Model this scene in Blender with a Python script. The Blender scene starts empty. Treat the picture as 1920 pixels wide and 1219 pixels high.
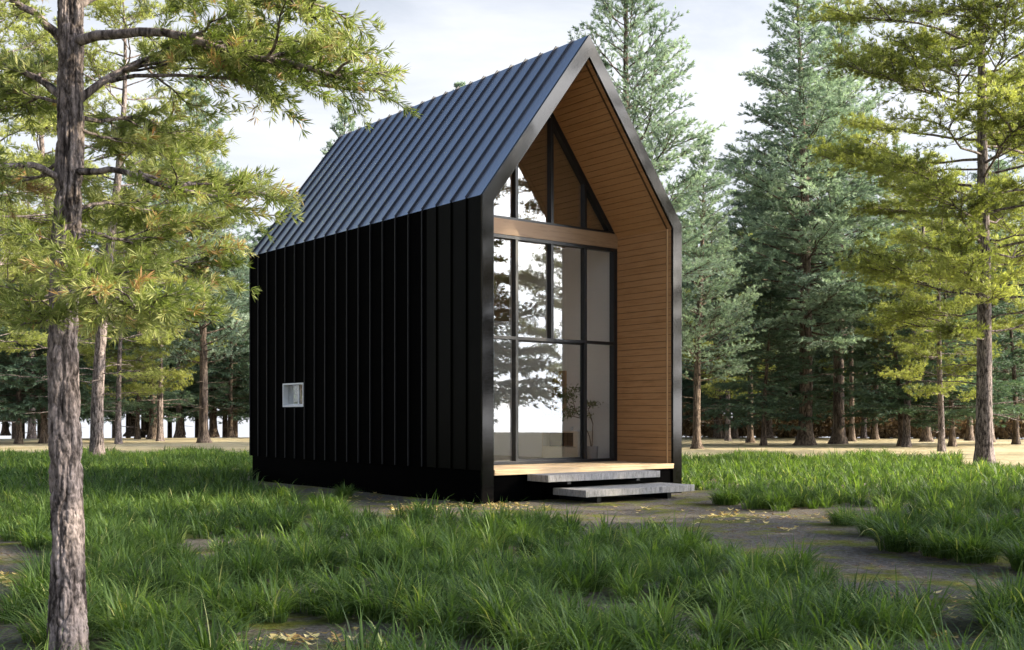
import bpy, math, random
import numpy as np
from math import radians as R

random.seed(7)
rng = np.random.default_rng(7)
SC = bpy.context.scene
COL = SC.collection

# ------------------------------------------------------------------ camera numbers
F = 2073.0; CX = 960.0; HY = 781.6; CAMZ = 1.5
def gx(px, Y): return (px - CX) / F * Y
def gy(yb): return CAMZ * F / (yb - HY)
def ground_to_px(X, Y):
    return CX + F * X / Y, HY + F * CAMZ / Y

# ------------------------------------------------------------------ object helpers
def tag(o, label=None, cat=None, group=None, kind=None):
    if label: o['label'] = label
    if cat: o['category'] = cat
    if group: o['group'] = group
    if kind: o['kind'] = kind
    return o
def empty(name, loc=(0, 0, 0), rz=0.0, label=None, cat=None, group=None):
    o = bpy.data.objects.new(name, None); COL.objects.link(o)
    o.empty_display_size = 0.2
    o.location = loc; o.rotation_euler = (0, 0, rz)
    return tag(o, label, cat, group)
def link(name, me, parent=None, mat=None):
    o = bpy.data.objects.new(name, me); COL.objects.link(o)
    if mat is not None and not me.materials:
        me.materials.append(mat)
    if parent is not None: o.parent = parent
    return o
def copy_tree(o, parent=None):
    c = o.copy(); COL.objects.link(c); c.parent = parent
    for ch in [x for x in COL.objects if x.parent == o]:
        d = ch.copy(); COL.objects.link(d); d.parent = c
        for g in [x for x in COL.objects if x.parent == ch]:
            e = g.copy(); COL.objects.link(e); e.parent = d
    return c

def np_mesh(name, V, T=None, Q=None, tint=None, smooth=False):
    """mesh from numpy: V (n,3), T (m,3) triangles, Q (k,4) quads"""
    me = bpy.data.meshes.new(name)
    V = np.asarray(V, dtype=np.float32)
    T = np.zeros((0, 3), np.int32) if T is None else np.asarray(T, np.int32)
    Q = np.zeros((0, 4), np.int32) if Q is None else np.asarray(Q, np.int32)
    me.vertices.add(len(V)); me.vertices.foreach_set('co', V.ravel())
    nl = T.size + Q.size
    me.loops.add(nl)
    me.loops.foreach_set('vertex_index', np.concatenate([T.ravel(), Q.ravel()]).astype(np.int32))
    npoly = len(T) + len(Q)
    me.polygons.add(npoly)
    starts = np.concatenate([np.arange(len(T)) * 3, T.size + np.arange(len(Q)) * 4]).astype(np.int32)
    me.polygons.foreach_set('loop_start', starts)
    if smooth:
        me.polygons.foreach_set('use_smooth', np.ones(npoly, dtype=bool))
    me.update(calc_edges=True)
    if tint is not None:
        a = me.attributes.new('tint', 'FLOAT', 'POINT')
        a.data.foreach_set('value', np.asarray(tint, np.float32))
    return me

class Acc:
    """accumulates numpy geometry"""
    def __init__(s): s.V = []; s.T = []; s.Q = []; s.t = []; s.n = 0
    def add(s, V, T=None, Q=None, tint=0.5):
        V = np.asarray(V, float).reshape(-1, 3)
        if T is not None and len(T): s.T.append(np.asarray(T) + s.n)
        if Q is not None and len(Q): s.Q.append(np.asarray(Q) + s.n)
        s.V.append(V); s.t.append(np.broadcast_to(np.asarray(tint, float), (len(V),)))
        s.n += len(V)
    def mesh(s, name, smooth=False):
        return np_mesh(name, np.concatenate(s.V), np.concatenate(s.T) if s.T else None,
                       np.concatenate(s.Q) if s.Q else None, np.concatenate(s.t), smooth)

class MB:
    """box / prism builder for architecture"""
    def __init__(s): s.v = []; s.f = []
    def obox(s, o, a, b, c):
        o, a, b, c = map(np.array, (o, a, b, c))
        n = len(s.v)
        for k in range(8):
            s.v.append(tuple(o + a * (k & 1) + b * ((k >> 1) & 1) + c * ((k >> 2) & 1)))
        fl = [(0, 2, 3, 1), (4, 5, 7, 6), (0, 1, 5, 4), (2, 6, 7, 3), (0, 4, 6, 2), (1, 3, 7, 5)]
        if np.dot(np.cross(a, b), c) < 0: fl = [tuple(reversed(f)) for f in fl]
        s.f += [tuple(i + n for i in f) for f in fl]
        return s
    def box(s, x0, x1, y0, y1, z0, z1):
        return s.obox((x0, y0, z0), (x1 - x0, 0, 0), (0, y1 - y0, 0), (0, 0, z1 - z0))
    def prism(s, poly, y0, y1):
        """poly in x,z (counter-clockwise seen from -y), extruded along y"""
        n = len(s.v); m = len(poly)
        for y in (y0, y1):
            for (x, z) in poly: s.v.append((x, y, z))
        s.f.append(tuple(n + i for i in range(m)))
        s.f.append(tuple(n + m + i for i in reversed(range(m))))
        for i in range(m):
            j = (i + 1) % m
            s.f.append((n + i, n + m + i, n + m + j, n + j))
        return s
    def zprism(s, poly, z0, z1):
        n = len(s.v); m = len(poly)
        for z in (z0, z1):
            for (x, y) in poly: s.v.append((x, y, z))
        s.f.append(tuple(n + i for i in reversed(range(m))))
        s.f.append(tuple(n + m + i for i in range(m)))
        for i in range(m):
            j = (i + 1) % m
            s.f.append((n + i, n + j, n + m + j, n + m + i))
        return s
    def build(s, name, mat, parent=None, bevel=0.0, smooth=False):
        me = bpy.data.meshes.new(name); me.from_pydata(s.v, [], s.f); me.validate()
        import bmesh
        bm = bmesh.new(); bm.from_mesh(me); bmesh.ops.recalc_face_normals(bm, faces=bm.faces[:])
        bm.to_mesh(me); bm.free()
        me.update(); me.materials.append(mat)
        o = link(name, me, parent)
        if bevel:
            b = o.modifiers.new('bevel', 'BEVEL'); b.width = bevel; b.segments = 2; b.limit_method = 'ANGLE'
        return o

# ------------------------------------------------------------------ materials
def mat(name):
    m = bpy.data.materials.new(name); m.use_nodes = True
    nt = m.node_tree; nt.nodes.clear()
    out = nt.nodes.new('ShaderNodeOutputMaterial')
    return m, nt, out
def N(nt, t, **kw):
    n = nt.nodes.new(t)
    for k, v in kw.items(): setattr(n, k, v)
    return n
def ramp(nt, stops, interp='LINEAR'):
    r = nt.nodes.new('ShaderNodeValToRGB'); r.color_ramp.interpolation = interp
    el = r.color_ramp.elements
    while len(el) < len(stops): el.new(0.5)
    for e, (p, c) in zip(el, stops):
        e.position = p; e.color = (*c, 1)
    return r
def noise(nt, vec, scale, detail=4, rough=0.55, dist=0.0):
    n = nt.nodes.new('ShaderNodeTexNoise'); n.inputs['Scale'].default_value = scale
    n.inputs['Detail'].default_value = detail; n.inputs['Roughness'].default_value = rough
    n.inputs['Distortion'].default_value = dist
    if vec is not None: nt.links.new(vec, n.inputs['Vector'])
    return n
def mapping(nt, vec, scale=(1, 1, 1), loc=(0, 0, 0), rot=(0, 0, 0)):
    m = nt.nodes.new('ShaderNodeMapping')
    m.inputs['Scale'].default_value = scale; m.inputs['Location'].default_value = loc
    m.inputs['Rotation'].default_value = rot
    nt.links.new(vec, m.inputs['Vector']); return m.outputs[0]
def bump(nt, h, strength=0.3, dist=0.02):
    b = nt.nodes.new('ShaderNodeBump'); b.inputs['Strength'].default_value = strength
    b.inputs['Distance'].default_value = dist; nt.links.new(h, b.inputs['Height']); return b.outputs[0]
def pbsdf(nt, out, rough=0.6, metal=0.0, spec=0.5, col=None):
    p = nt.nodes.new('ShaderNodeBsdfPrincipled')
    p.inputs['Roughness'].default_value = rough; p.inputs['Metallic'].default_value = metal
    p.inputs['Specular IOR Level'].default_value = spec
    if col: p.inputs['Base Color'].default_value = (*col, 1)
    nt.links.new(p.outputs[0], out.inputs[0]); return p

def foliage_mat(name, stops, trans=0.4, tcol=(1.15, 1.2, 0.6), rough=0.55):
    m, nt, out = mat(name)
    a = N(nt, 'ShaderNodeAttribute', attribute_name='tint')
    r = ramp(nt, stops); nt.links.new(a.outputs['Fac'], r.inputs[0])
    p = N(nt, 'ShaderNodeBsdfPrincipled'); p.inputs['Roughness'].default_value = rough
    p.inputs['Specular IOR Level'].default_value = 0.35
    nt.links.new(r.outputs[0], p.inputs['Base Color'])
    t = N(nt, 'ShaderNodeBsdfTranslucent')
    mul = N(nt, 'ShaderNodeMix', data_type='RGBA', blend_type='MULTIPLY'); mul.inputs[0].default_value = 1
    nt.links.new(r.outputs[0], mul.inputs[6]); mul.inputs[7].default_value = (*tcol, 1)
    nt.links.new(mul.outputs[2], t.inputs[0])
    mx = N(nt, 'ShaderNodeMixShader'); mx.inputs[0].default_value = trans
    nt.links.new(p.outputs[0], mx.inputs[1]); nt.links.new(t.outputs[0], mx.inputs[2])
    nt.links.new(mx.outputs[0], out.inputs[0])
    return m

def bark_mat(name, dark, light, scale=1.0, bstr=0.8):
    m, nt, out = mat(name)
    tc = N(nt, 'ShaderNodeTexCoord').outputs['Object']
    v1 = mapping(nt, tc, (14 * scale, 14 * scale, 2.6 * scale))
    n1 = noise(nt, v1, 1.0, 6, 0.62, 1.1)
    v2 = mapping(nt, tc, (60 * scale, 60 * scale, 26 * scale))
    n2 = noise(nt, v2, 1.0, 4, 0.6)
    vo = N(nt, 'ShaderNodeTexVoronoi'); vo.inputs['Scale'].default_value = 1.0
    nt.links.new(mapping(nt, tc, (26 * scale, 26 * scale, 7 * scale)), vo.inputs['Vector'])
    ad = N(nt, 'ShaderNodeMath', operation='MULTIPLY_ADD'); ad.inputs[1].default_value = 0.45
    nt.links.new(n2.outputs['Fac'], ad.inputs[0]); nt.links.new(n1.outputs['Fac'], ad.inputs[2])
    ad2 = N(nt, 'ShaderNodeMath', operation='MULTIPLY_ADD'); ad2.inputs[1].default_value = -0.22
    nt.links.new(vo.outputs['Distance'], ad2.inputs[0]); nt.links.new(ad.outputs[0], ad2.inputs[2])
    mid = tuple((a + b) / 2 * 0.8 for a, b in zip(dark, light))
    r = ramp(nt, [(0.46, dark), (0.6, mid), (0.74, light)])
    nt.links.new(ad2.outputs[0], r.inputs[0])
    p = pbsdf(nt, out, 0.9, 0, 0.2)
    nt.links.new(r.outputs[0], p.inputs['Base Color'])
    nt.links.new(bump(nt, ad2.outputs[0], bstr, 0.02 / scale), p.inputs['Normal'])
    return m

M = {}
M['bark'] = bark_mat('bark_grey', (0.025, 0.019, 0.017), (0.29, 0.24, 0.225), 1.0, 1.0)
M['bark_far'] = bark_mat('bark_brown', (0.035, 0.025, 0.02), (0.21, 0.16, 0.125), 0.5, 0.8)
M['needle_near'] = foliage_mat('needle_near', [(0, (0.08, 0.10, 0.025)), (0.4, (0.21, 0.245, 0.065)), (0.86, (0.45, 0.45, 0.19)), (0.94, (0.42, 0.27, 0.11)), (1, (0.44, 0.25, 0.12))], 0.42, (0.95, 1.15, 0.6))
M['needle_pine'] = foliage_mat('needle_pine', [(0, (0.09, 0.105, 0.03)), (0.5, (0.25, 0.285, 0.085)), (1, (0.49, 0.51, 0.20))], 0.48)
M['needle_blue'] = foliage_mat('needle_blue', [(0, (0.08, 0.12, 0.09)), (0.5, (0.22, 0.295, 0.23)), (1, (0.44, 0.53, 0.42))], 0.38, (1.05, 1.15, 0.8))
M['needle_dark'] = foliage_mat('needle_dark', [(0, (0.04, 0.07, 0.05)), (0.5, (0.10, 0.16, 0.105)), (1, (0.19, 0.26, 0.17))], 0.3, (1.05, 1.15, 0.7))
M['grass'] = foliage_mat('grass_blade', [(0, (0.028, 0.058, 0.016)), (0.5, (0.105, 0.18, 0.045)), (0.93, (0.24, 0.33, 0.09)), (1, (0.34, 0.36, 0.15))], 0.48, (1.3, 1.35, 0.5), 0.55)
M['leaf_litter'] = foliage_mat('leaf_litter', [(0, (0.42, 0.24, 0.08)), (0.5, (0.68, 0.52, 0.18)), (1, (0.80, 0.68, 0.32))], 0.25, (1.1, 1.0, 0.7))
M['houseplant_leaf'] = foliage_mat('houseplant_leaf', [(0, (0.03, 0.06, 0.02)), (1, (0.09, 0.15, 0.05))], 0.3)
M['thicket'] = foliage_mat('thicket', [(0, (0.10, 0.06, 0.03)), (0.5, (0.26, 0.17, 0.09)), (1, (0.42, 0.31, 0.17))], 0.3, (1, 1, 0.9))

def paint(name, col, rough, metal=0.0, spec=0.5, nscale=2.0, nv=0.08):
    m, nt, out = mat(name)
    tc = N(nt, 'ShaderNodeTexCoord').outputs['Object']
    n = noise(nt, tc, nscale, 5)
    mr = N(nt, 'ShaderNodeMapRange'); mr.inputs['To Min'].default_value = max(0.02, rough - nv)
    mr.inputs['To Max'].default_value = rough + nv
    nt.links.new(n.outputs['Fac'], mr.inputs[0])
    p = pbsdf(nt, out, rough, metal, spec, col)
    nt.links.new(mr.outputs[0], p.inputs['Roughness'])
    nt.links.new(bump(nt, noise(nt, tc, 1.3, 2).outputs['Fac'], 0.06, 0.02), p.inputs['Normal'])
    return m
M['black_clad'] = paint('black_clad', (0.0007, 0.0007, 0.0008), 0.6, 0, 0.006)
M['black_gloss'] = paint('black_gloss', (0.0018, 0.0019, 0.0010), 0.35, 0, 0.02)
M['black_fascia'] = paint('black_fascia', (0.003, 0.0026, 0.0026), 0.10, 0.0, 0.32)
M['roof_metal'] = paint('roof_metal', (0.62, 0.65, 0.73), 0.36, 0.92, 0.5, 0.8, 0.05)
M['seam_dark_reflection'] = paint('seam_dark_reflection', (0.012, 0.014, 0.022), 0.45, 0.0, 0.25)  # roof ribs: dark reflection of the trees put into their base colour
M['seam_wall'] = paint('seam_wall', (0.012, 0.012, 0.013), 0.5, 0.0, 0.15)
M['frame_black'] = paint('frame_black', (0.008, 0.009, 0.011), 0.35, 0, 0.5)
M['white_frame'] = paint('white_frame', (0.72, 0.74, 0.76), 0.4)
M['white_wall'] = paint('white_wall', (0.74, 0.72, 0.71), 0.85)
M['pot'] = paint('pot_clay', (0.30, 0.28, 0.27), 0.8)
M['ceramic'] = paint('ceramic', (0.7, 0.7, 0.7), 0.3)
M['dark_niche'] = paint('dark_niche', (0.03, 0.026, 0.026), 0.7)
M['pale_wood'] = paint('pale_wood', (0.62, 0.54, 0.43), 0.55)

def wood(name, c0, c1, axis=1, rough=0.6, gscale=1.0, bands=None):
    """grain stretched along axis"""
    m, nt, out = mat(name)
    tc = N(nt, 'ShaderNodeTexCoord').outputs['Object']
    sc = [26 * gscale] * 3; sc[axis] = 1.6 * gscale
    n1 = noise(nt, mapping(nt, tc, tuple(sc)), 1.0, 6, 0.6, 0.6)
    sc2 = [2.5 * gscale] * 3; sc2[axis] = 0.6
    n2 = noise(nt, mapping(nt, tc, tuple(sc2)), 1.0, 3)
    sc3 = [7.8] * 3; sc3[axis] = 4.0
    n3 = noise(nt, mapping(nt, tc, tuple(sc3)), 1.0, 1)
    ad = N(nt, 'ShaderNodeMath', operation='MULTIPLY_ADD'); ad.inputs[1].default_value = 0.5
    nt.links.new(n2.outputs['Fac'], ad.inputs[0]); nt.links.new(n1.outputs['Fac'], ad.inputs[2])
    ad2 = N(nt, 'ShaderNodeMath', operation='MULTIPLY_ADD'); ad2.inputs[1].default_value = 0.3
    nt.links.new(n3.outputs['Fac'], ad2.inputs[0]); nt.links.new(ad.outputs[0], ad2.inputs[2])
    r = ramp(nt, [(0.62, c0), (1.12 / 1.2, c1)])
    nt.links.new(ad2.outputs[0], r.inputs[0])
    p = pbsdf(nt, out, rough, 0, 0.35)
    nt.links.new(r.outputs[0], p.inputs['Base Color'])
    nt.links.new(bump(nt, n1.outputs['Fac'], 0.2, 0.004), p.inputs['Normal'])
    return m
M['lining'] = wood('wood_lining', (0.255, 0.145, 0.064), (0.35, 0.212, 0.105), 1, 0.55)
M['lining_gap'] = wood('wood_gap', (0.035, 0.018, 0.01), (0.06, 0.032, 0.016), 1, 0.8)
M['beam'] = wood('wood_beam', (0.20, 0.12, 0.065), (0.29, 0.185, 0.105), 0, 0.5)
M['deck'] = wood('wood_deck', (0.40, 0.26, 0.13), (0.68, 0.50, 0.29), 0, 0.55)
M['trim'] = wood('wood_trim', (0.50, 0.34, 0.18), (0.66, 0.48, 0.28), 2, 0.5)
M['floor'] = wood('wood_floor', (0.22, 0.16, 0.11), (0.34, 0.26, 0.19), 1, 0.35)

def glass_mat():
    m, nt, out = mat('window_glass')
    ge = N(nt, 'ShaderNodeNewGeometry')
    dt = N(nt, 'ShaderNodeVectorMath', operation='DOT_PRODUCT'); nt.links.new(ge.outputs['Normal'], dt.inputs[0]); nt.links.new(ge.outputs['Incoming'], dt.inputs[1])
    ab = N(nt, 'ShaderNodeMath', operation='ABSOLUTE'); nt.links.new(dt.outputs['Value'], ab.inputs[0])
    om = N(nt, 'ShaderNodeMath', operation='SUBTRACT'); om.inputs[0].default_value = 1; nt.links.new(ab.outputs[0], om.inputs[1])
    pw = N(nt, 'ShaderNodeMath', operation='POWER'); nt.links.new(om.outputs[0], pw.inputs[0]); pw.inputs[1].default_value = 5
    mr = N(nt, 'ShaderNodeMath', operation='MULTIPLY_ADD'); nt.links.new(pw.outputs[0], mr.inputs[0]); mr.inputs[1].default_value = 0.92; mr.inputs[2].default_value = 0.10
    t = N(nt, 'ShaderNodeBsdfTransparent'); t.inputs[0].default_value = (0.93, 0.95, 0.96, 1)
    g = N(nt, 'ShaderNodeBsdfGlossy'); g.inputs['Roughness'].default_value = 0.0
    mx = N(nt, 'ShaderNodeMixShader')
    nt.links.new(mr.outputs[0], mx.inputs[0]); nt.links.new(t.outputs[0], mx.inputs[1]); nt.links.new(g.outputs[0], mx.inputs[2])
    nt.links.new(mx.outputs[0], out.inputs[0])
    return m
M['glass'] = glass_mat()

def concrete():
    m, nt, out = mat('step_concrete')
    tc = N(nt, 'ShaderNodeTexCoord').outputs['Object']
    n1 = noise(nt, mapping(nt, tc, (30, 30, 6)), 1.0, 6, 0.7, 0.4)
    n2 = noise(nt, tc, 60, 4, 0.7)
    ad = N(nt, 'ShaderNodeMath', operation='MULTIPLY_ADD'); ad.inputs[1].default_value = 0.5
    nt.links.new(n2.outputs['Fac'], ad.inputs[0]); nt.links.new(n1.outputs['Fac'], ad.inputs[2])
    r = ramp(nt, [(0.5, (0.10, 0.096, 0.094)), (0.72, (0.23, 0.225, 0.22)), (0.95, (0.35, 0.34, 0.335))])
    nt.links.new(ad.outputs[0], r.inputs[0])
    p = pbsdf(nt, out, 0.85, 0, 0.3); nt.links.new(r.outputs[0], p.inputs['Base Color'])
    nt.links.new(bump(nt, ad.outputs[0], 0.9, 0.01), p.inputs['Normal'])
    return m
M['concrete'] = concrete()

def ground_mat():
    m, nt, out = mat('ground_soil')
    tc = N(nt, 'ShaderNodeTexCoord').outputs['Object']
    big = noise(nt, tc, 0.33, 4, 0.6, 0.5)
    med = noise(nt, tc, 1.4, 6, 0.65, 0.3)
    fine = noise(nt, tc, 22, 8, 0.72)
    soil = ramp(nt, [(0.3, (0.06, 0.05, 0.042)), (0.48, (0.145, 0.125, 0.105)), (0.6, (0.22, 0.20, 0.175)), (0.75, (0.33, 0.30, 0.26))])
    nt.links.new(fine.outputs['Fac'], soil.inputs[0])
    moss = ramp(nt, [(0.3, (0.07, 0.085, 0.012)), (0.7, (0.27, 0.27, 0.045))])
    nt.links.new(fine.outputs['Fac'], moss.inputs[0])
    mf = ramp(nt, [(0.49, (0, 0, 0)), (0.60, (1, 1, 1))]); nt.links.new(med.outputs['Fac'], mf.inputs[0])
    mix1 = N(nt, 'ShaderNodeMix', data_type='RGBA'); nt.links.new(mf.outputs[0], mix1.inputs[0])
    nt.links.new(soil.outputs[0], mix1.inputs[6]); nt.links.new(moss.outputs[0], mix1.inputs[7])
    straw = ramp(nt, [(0.3, (0.34, 0.275, 0.155)), (0.7, (0.58, 0.50, 0.32))])
    nt.links.new(big.outputs['Fac'], straw.inputs[0])
    sep = N(nt, 'ShaderNodeSeparateXYZ'); nt.links.new(tc, sep.inputs[0])
    mr = N(nt, 'ShaderNodeMapRange'); mr.inputs['From Min'].default_value = 30; mr.inputs['From Max'].default_value = 40
    ny = N(nt, 'ShaderNodeMath', operation='MULTIPLY_ADD'); ny.inputs[1].default_value = 10
    nt.links.new(big.outputs['Fac'], ny.inputs[0]); nt.links.new(sep.outputs['Y'], ny.inputs[2])
    nt.links.new(ny.outputs[0], mr.inputs[0])
    mix2 = N(nt, 'ShaderNodeMix', data_type='RGBA'); nt.links.new(mr.outputs[0], mix2.inputs[0])
    nt.links.new(mix1.outputs[2], mix2.inputs[6]); nt.links.new(straw.outputs[0], mix2.inputs[7])
    p = pbsdf(nt, out, 0.95, 0, 0.2); nt.links.new(mix2.outputs[2], p.inputs['Base Color'])
    hh = N(nt, 'ShaderNodeMath', operation='ADD'); nt.links.new(fine.outputs['Fac'], hh.inputs[0]); nt.links.new(med.outputs['Fac'], hh.inputs[1])
    nt.links.new(bump(nt, hh.outputs[0], 1.0, 0.08), p.inputs['Normal'])
    return m
M['ground'] = ground_mat()

# ------------------------------------------------------------------ sun and sky
SUN_EL = R(24.8)
SUN_H = np.array([0.999, -0.033]); SUN_H /= np.linalg.norm(SUN_H)
SUN_DIR = np.array([SUN_H[0] * math.cos(SUN_EL), SUN_H[1] * math.cos(SUN_EL), math.sin(SUN_EL)])
def make_world():
    w = bpy.data.worlds.new('World'); SC.world = w; w.use_nodes = True
    nt = w.node_tree; nt.nodes.clear()
    out = nt.nodes.new('ShaderNodeOutputWorld'); bg = nt.nodes.new('ShaderNodeBackground')
    tc = N(nt, 'ShaderNodeTexCoord').outputs['Generated']
    sep = N(nt, 'ShaderNodeSeparateXYZ'); nt.links.new(tc, sep.inputs[0])
    mxz = N(nt, 'ShaderNodeMath', operation='MAXIMUM'); mxz.inputs[1].default_value = 0.03
    nt.links.new(sep.outputs['Z'], mxz.inputs[0])
    cmb = N(nt, 'ShaderNodeCombineXYZ')
    nt.links.new(sep.outputs['X'], cmb.inputs[0]); nt.links.new(sep.outputs['Y'], cmb.inputs[1]); nt.links.new(mxz.outputs[0], cmb.inputs[2])
    sky = N(nt, 'ShaderNodeTexSky', sky_type='NISHITA'); sky.sun_disc = False
    sky.sun_elevation = SUN_EL; sky.sun_rotation = math.atan2(SUN_H[0], SUN_H[1])
    sky.air_density = 1.0; sky.dust_density = 1.2; sky.ozone_density = 1.0
    nt.links.new(cmb.outputs[0], sky.inputs[0])
    # high thin cloud, thick towards the horizon
    nz = noise(nt, mapping(nt, cmb.outputs[0], (1.6, 1.6, 4.0)), 1.6, 7, 0.6, 0.5)
    hz = N(nt, 'ShaderNodeMapRange'); hz.inputs['From Min'].default_value = 0.30; hz.inputs['From Max'].default_value = 0.72
    hz.inputs['To Min'].default_value = 0.62; hz.inputs['To Max'].default_value = -0.35
    nt.links.new(mxz.outputs[0], hz.inputs[0])
    ad = N(nt, 'ShaderNodeMath', operation='ADD'); nt.links.new(nz.outputs['Fac'], ad.inputs[0]); nt.links.new(hz.outputs[0], ad.inputs[1])
    cf = N(nt, 'ShaderNodeMapRange'); cf.inputs['From Min'].default_value = 0.55; cf.inputs['From Max'].default_value = 1.2
    nt.links.new(ad.outputs[0], cf.inputs[0])
    mx = N(nt, 'ShaderNodeMix', data_type='RGBA'); nt.links.new(cf.outputs[0], mx.inputs[0])
    nt.links.new(sky.outputs[0], mx.inputs[6]); mx.inputs[7].default_value = (7.3, 7.55, 8.1, 1)
    dp = N(nt, 'ShaderNodeVectorMath', operation='DOT_PRODUCT'); nt.links.new(cmb.outputs[0], dp.inputs[0]); dp.inputs[1].default_value = tuple(SUN_DIR)
    d0 = N(nt, 'ShaderNodeMath', operation='MAXIMUM'); nt.links.new(dp.outputs['Value'], d0.inputs[0]); d0.inputs[1].default_value = 0
    d1 = N(nt, 'ShaderNodeMath', operation='POWER'); nt.links.new(d0.outputs[0], d1.inputs[0]); d1.inputs[1].default_value = 5
    d2 = N(nt, 'ShaderNodeMath', operation='MULTIPLY_ADD'); nt.links.new(d1.outputs[0], d2.inputs[0]); d2.inputs[1].default_value = 10; d2.inputs[2].default_value = 1
    gm = N(nt, 'ShaderNodeVectorMath', operation='SCALE'); nt.links.new(mx.outputs[2], gm.inputs[0]); nt.links.new(d2.outputs[0], gm.inputs['Scale'])
    nt.links.new(gm.outputs[0], bg.inputs[0]); bg.inputs[1].default_value = 0.065
    nt.links.new(bg.outputs[0], out.inputs[0])
make_world()
sl = bpy.data.lights.new('sun', 'SUN'); sl.energy = 5.0; sl.angle = R(0.6); sl.color = (1.0, 0.87, 0.64)
so = bpy.data.objects.new('sun', sl); COL.objects.link(so); so.location = (40, -8, 30)
from mathutils import Vector
so.rotation_euler = Vector(SUN_DIR).to_track_quat('Z', 'Y').to_euler()

# ------------------------------------------------------------------ ground
def make_ground():
    rr = np.concatenate([np.linspace(0, 40, 60), np.linspace(41, 90, 40), [100, 130, 200, 400, 900]])
    na = 160
    an = np.linspace(0, 2 * np.pi, na, endpoint=False)
    V = []
    for r in rr:
        x = r * np.cos(an); y = r * np.sin(an)
        z = 0.012 * np.sin(x * 0.8 + 1) * np.sin(y * 0.7) + 0.008 * np.sin(x * 2.3) * np.cos(y * 1.9)
        z = z * np.clip(r / 5, 0, 1) * (r < 60)
        z = z - 0.05 * max(0, r - 84) - 0.012
        V.append(np.stack([x, y, np.broadcast_to(z, x.shape)], 1))
    V = np.concatenate(V)
    Q = []
    for i in range(len(rr) - 1):
        a = i * na + np.arange(na); b = i * na + (np.arange(na) + 1) % na
        Q.append(np.stack([a, a + na, b + na, b], 1))
    me = np_mesh('ground', V, None, np.concatenate(Q), smooth=True)
    o = link('ground', me, None, M['ground']); tag(o, kind='structure')
make_ground()

# ------------------------------------------------------------------ cabin (local x = u along the front, y = v to the back)
W, L, ZE, ZR = 4.935, 9.34, 5.33, 8.60
K = (ZR - ZE) / (W / 2); CA = math.cos(math.atan(K))
UX, UY = 0.789, 0.614
OX, OY = -0.51, 19.03
def h2w(u, v): return OX + UX * u - UY * v, OY + UY * u + UX * v
DECK = 0.575
GV = 1.70
def off(t, zb):
    """gable outline offset inward by t: left foot, left eave, apex, right eave, right foot (x, z)"""
    ze = ZE + t * (K - 1 / CA); zr = ZR - t / CA
    return [(t, zb), (t, ze), (W / 2, zr), (W - t, ze), (W - t, zb)]
def band(mb, t0, t1, zb, segs, y0, y1):
    a, b = off(t0, zb), off(t1, zb)
    for i in segs:
        mb.prism([a[i], b[i], b[i + 1], a[i + 1]], y0, y1)
cab = empty('cabin', (OX, OY, 0), math.atan2(UY, UX), 'tall narrow black metal cabin with steep gabled roof and glazed wooden porch', 'cabin')

T = 0.247
# foundation
MB().box(0.03, W - 0.03, 0.035, L - 0.05, -0.02, DECK - 0.004).build('foundation', M['black_clad'], cab)
# gable fascia: continuous ring
def ring(mb, t0, t1, zb, y0, y1):
    a, b = off(t0, zb), off(t1, zb)
    n = len(mb.v)
    for y in (y0, y1):
        for p in a + b: mb.v.append((p[0], y, p[1]))
    for i in range(4):
        mb.f.append((n + i, n + i + 1, n + 5 + i + 1, n + 5 + i))
        mb.f.append((n + 10 + i, n + 10 + 5 + i, n + 10 + 5 + i + 1, n + 10 + i + 1))
        mb.f.append((n + i, n + 10 + i, n + 10 + i + 1, n + i + 1))
        mb.f.append((n + 5 + i, n + 5 + i + 1, n + 15 + i + 1, n + 15 + i))
    for i in (0, 4):
        mb.f.append((n + i, n + 5 + i, n + 15 + i, n + 10 + i))
mb = MB(); ring(mb, -0.004, T, -0.02, -0.004, 0.05); mb.build('gable_fascia', M['black_fascia'], cab, bevel=0.006)

SEAM = L / 20
WV0, WV1, WZ0, WZ1 = 6.61, 7.61, 1.72, 2.25
t0, t1 = 0.0, 0.12
a, b = off(t0, DECK), off(t1, DECK)
def wallpoly(z0, z1=None, left=True, ta=t0, tb=t1):
    A, B = off(ta, z0), off(tb, z0)
    p = [A[0], B[0], B[1], A[1]] if z1 is None else [A[0], B[0], (tb, z1), (ta, z1)]
    if not left: p = [(W - x, z) for x, z in reversed(p)]
    return p
def rib_wall(mb, x, out, v, z0=DECK, z1=ZE + 0.0):
    mb.box(min(x, x + out), max(x, x + out), v - 0.011, v + 0.011, z0, z1)
porch = MB(); porch.prism(wallpoly(DECK), 0.05, 1.73)
for k in range(0, 4): rib_wall(porch, -0.0, -0.028, 0.012 + k * SEAM if k == 0 else k * SEAM)
porch.build('porch_side_cladding', M['black_gloss'], cab)
sw = MB()
sw.prism(wallpoly(DECK), 1.73, WV0); sw.prism(wallpoly(DECK), WV1, L)
sw.prism(wallpoly(DECK, WZ0), WV0, WV1)
A, B = off(0, 0), off(t1, 0)
sw.prism([(0, WZ1), (t1, WZ1), B[1], A[1]], WV0, WV1)
for k in range(4, 21):
    v = k * SEAM if k < 20 else L - 0.012
    if WV0 - 0.02 < v < WV1 + 0.02:
        rib_wall(sw, 0, -0.028, v, DECK, WZ0 - 0.02); rib_wall(sw, 0, -0.028, v, WZ1 + 0.02, ZE)
    else: rib_wall(sw, 0, -0.028, v)
swo = sw.build('side_wall', M['black_clad'], cab); swo.data.materials.append(M['seam_wall'])
for f_ in swo.data.polygons:
    if f_.index >= 24: f_.material_index = 1
sr = MB(); sr.prism(wallpoly(DECK, left=False), 0.05, L)
for k in range(1, 21): rib_wall(sr, W, 0.028, min(k * SEAM, L - 0.012))
sr.build('side_wall', M['black_clad'], cab)
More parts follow.
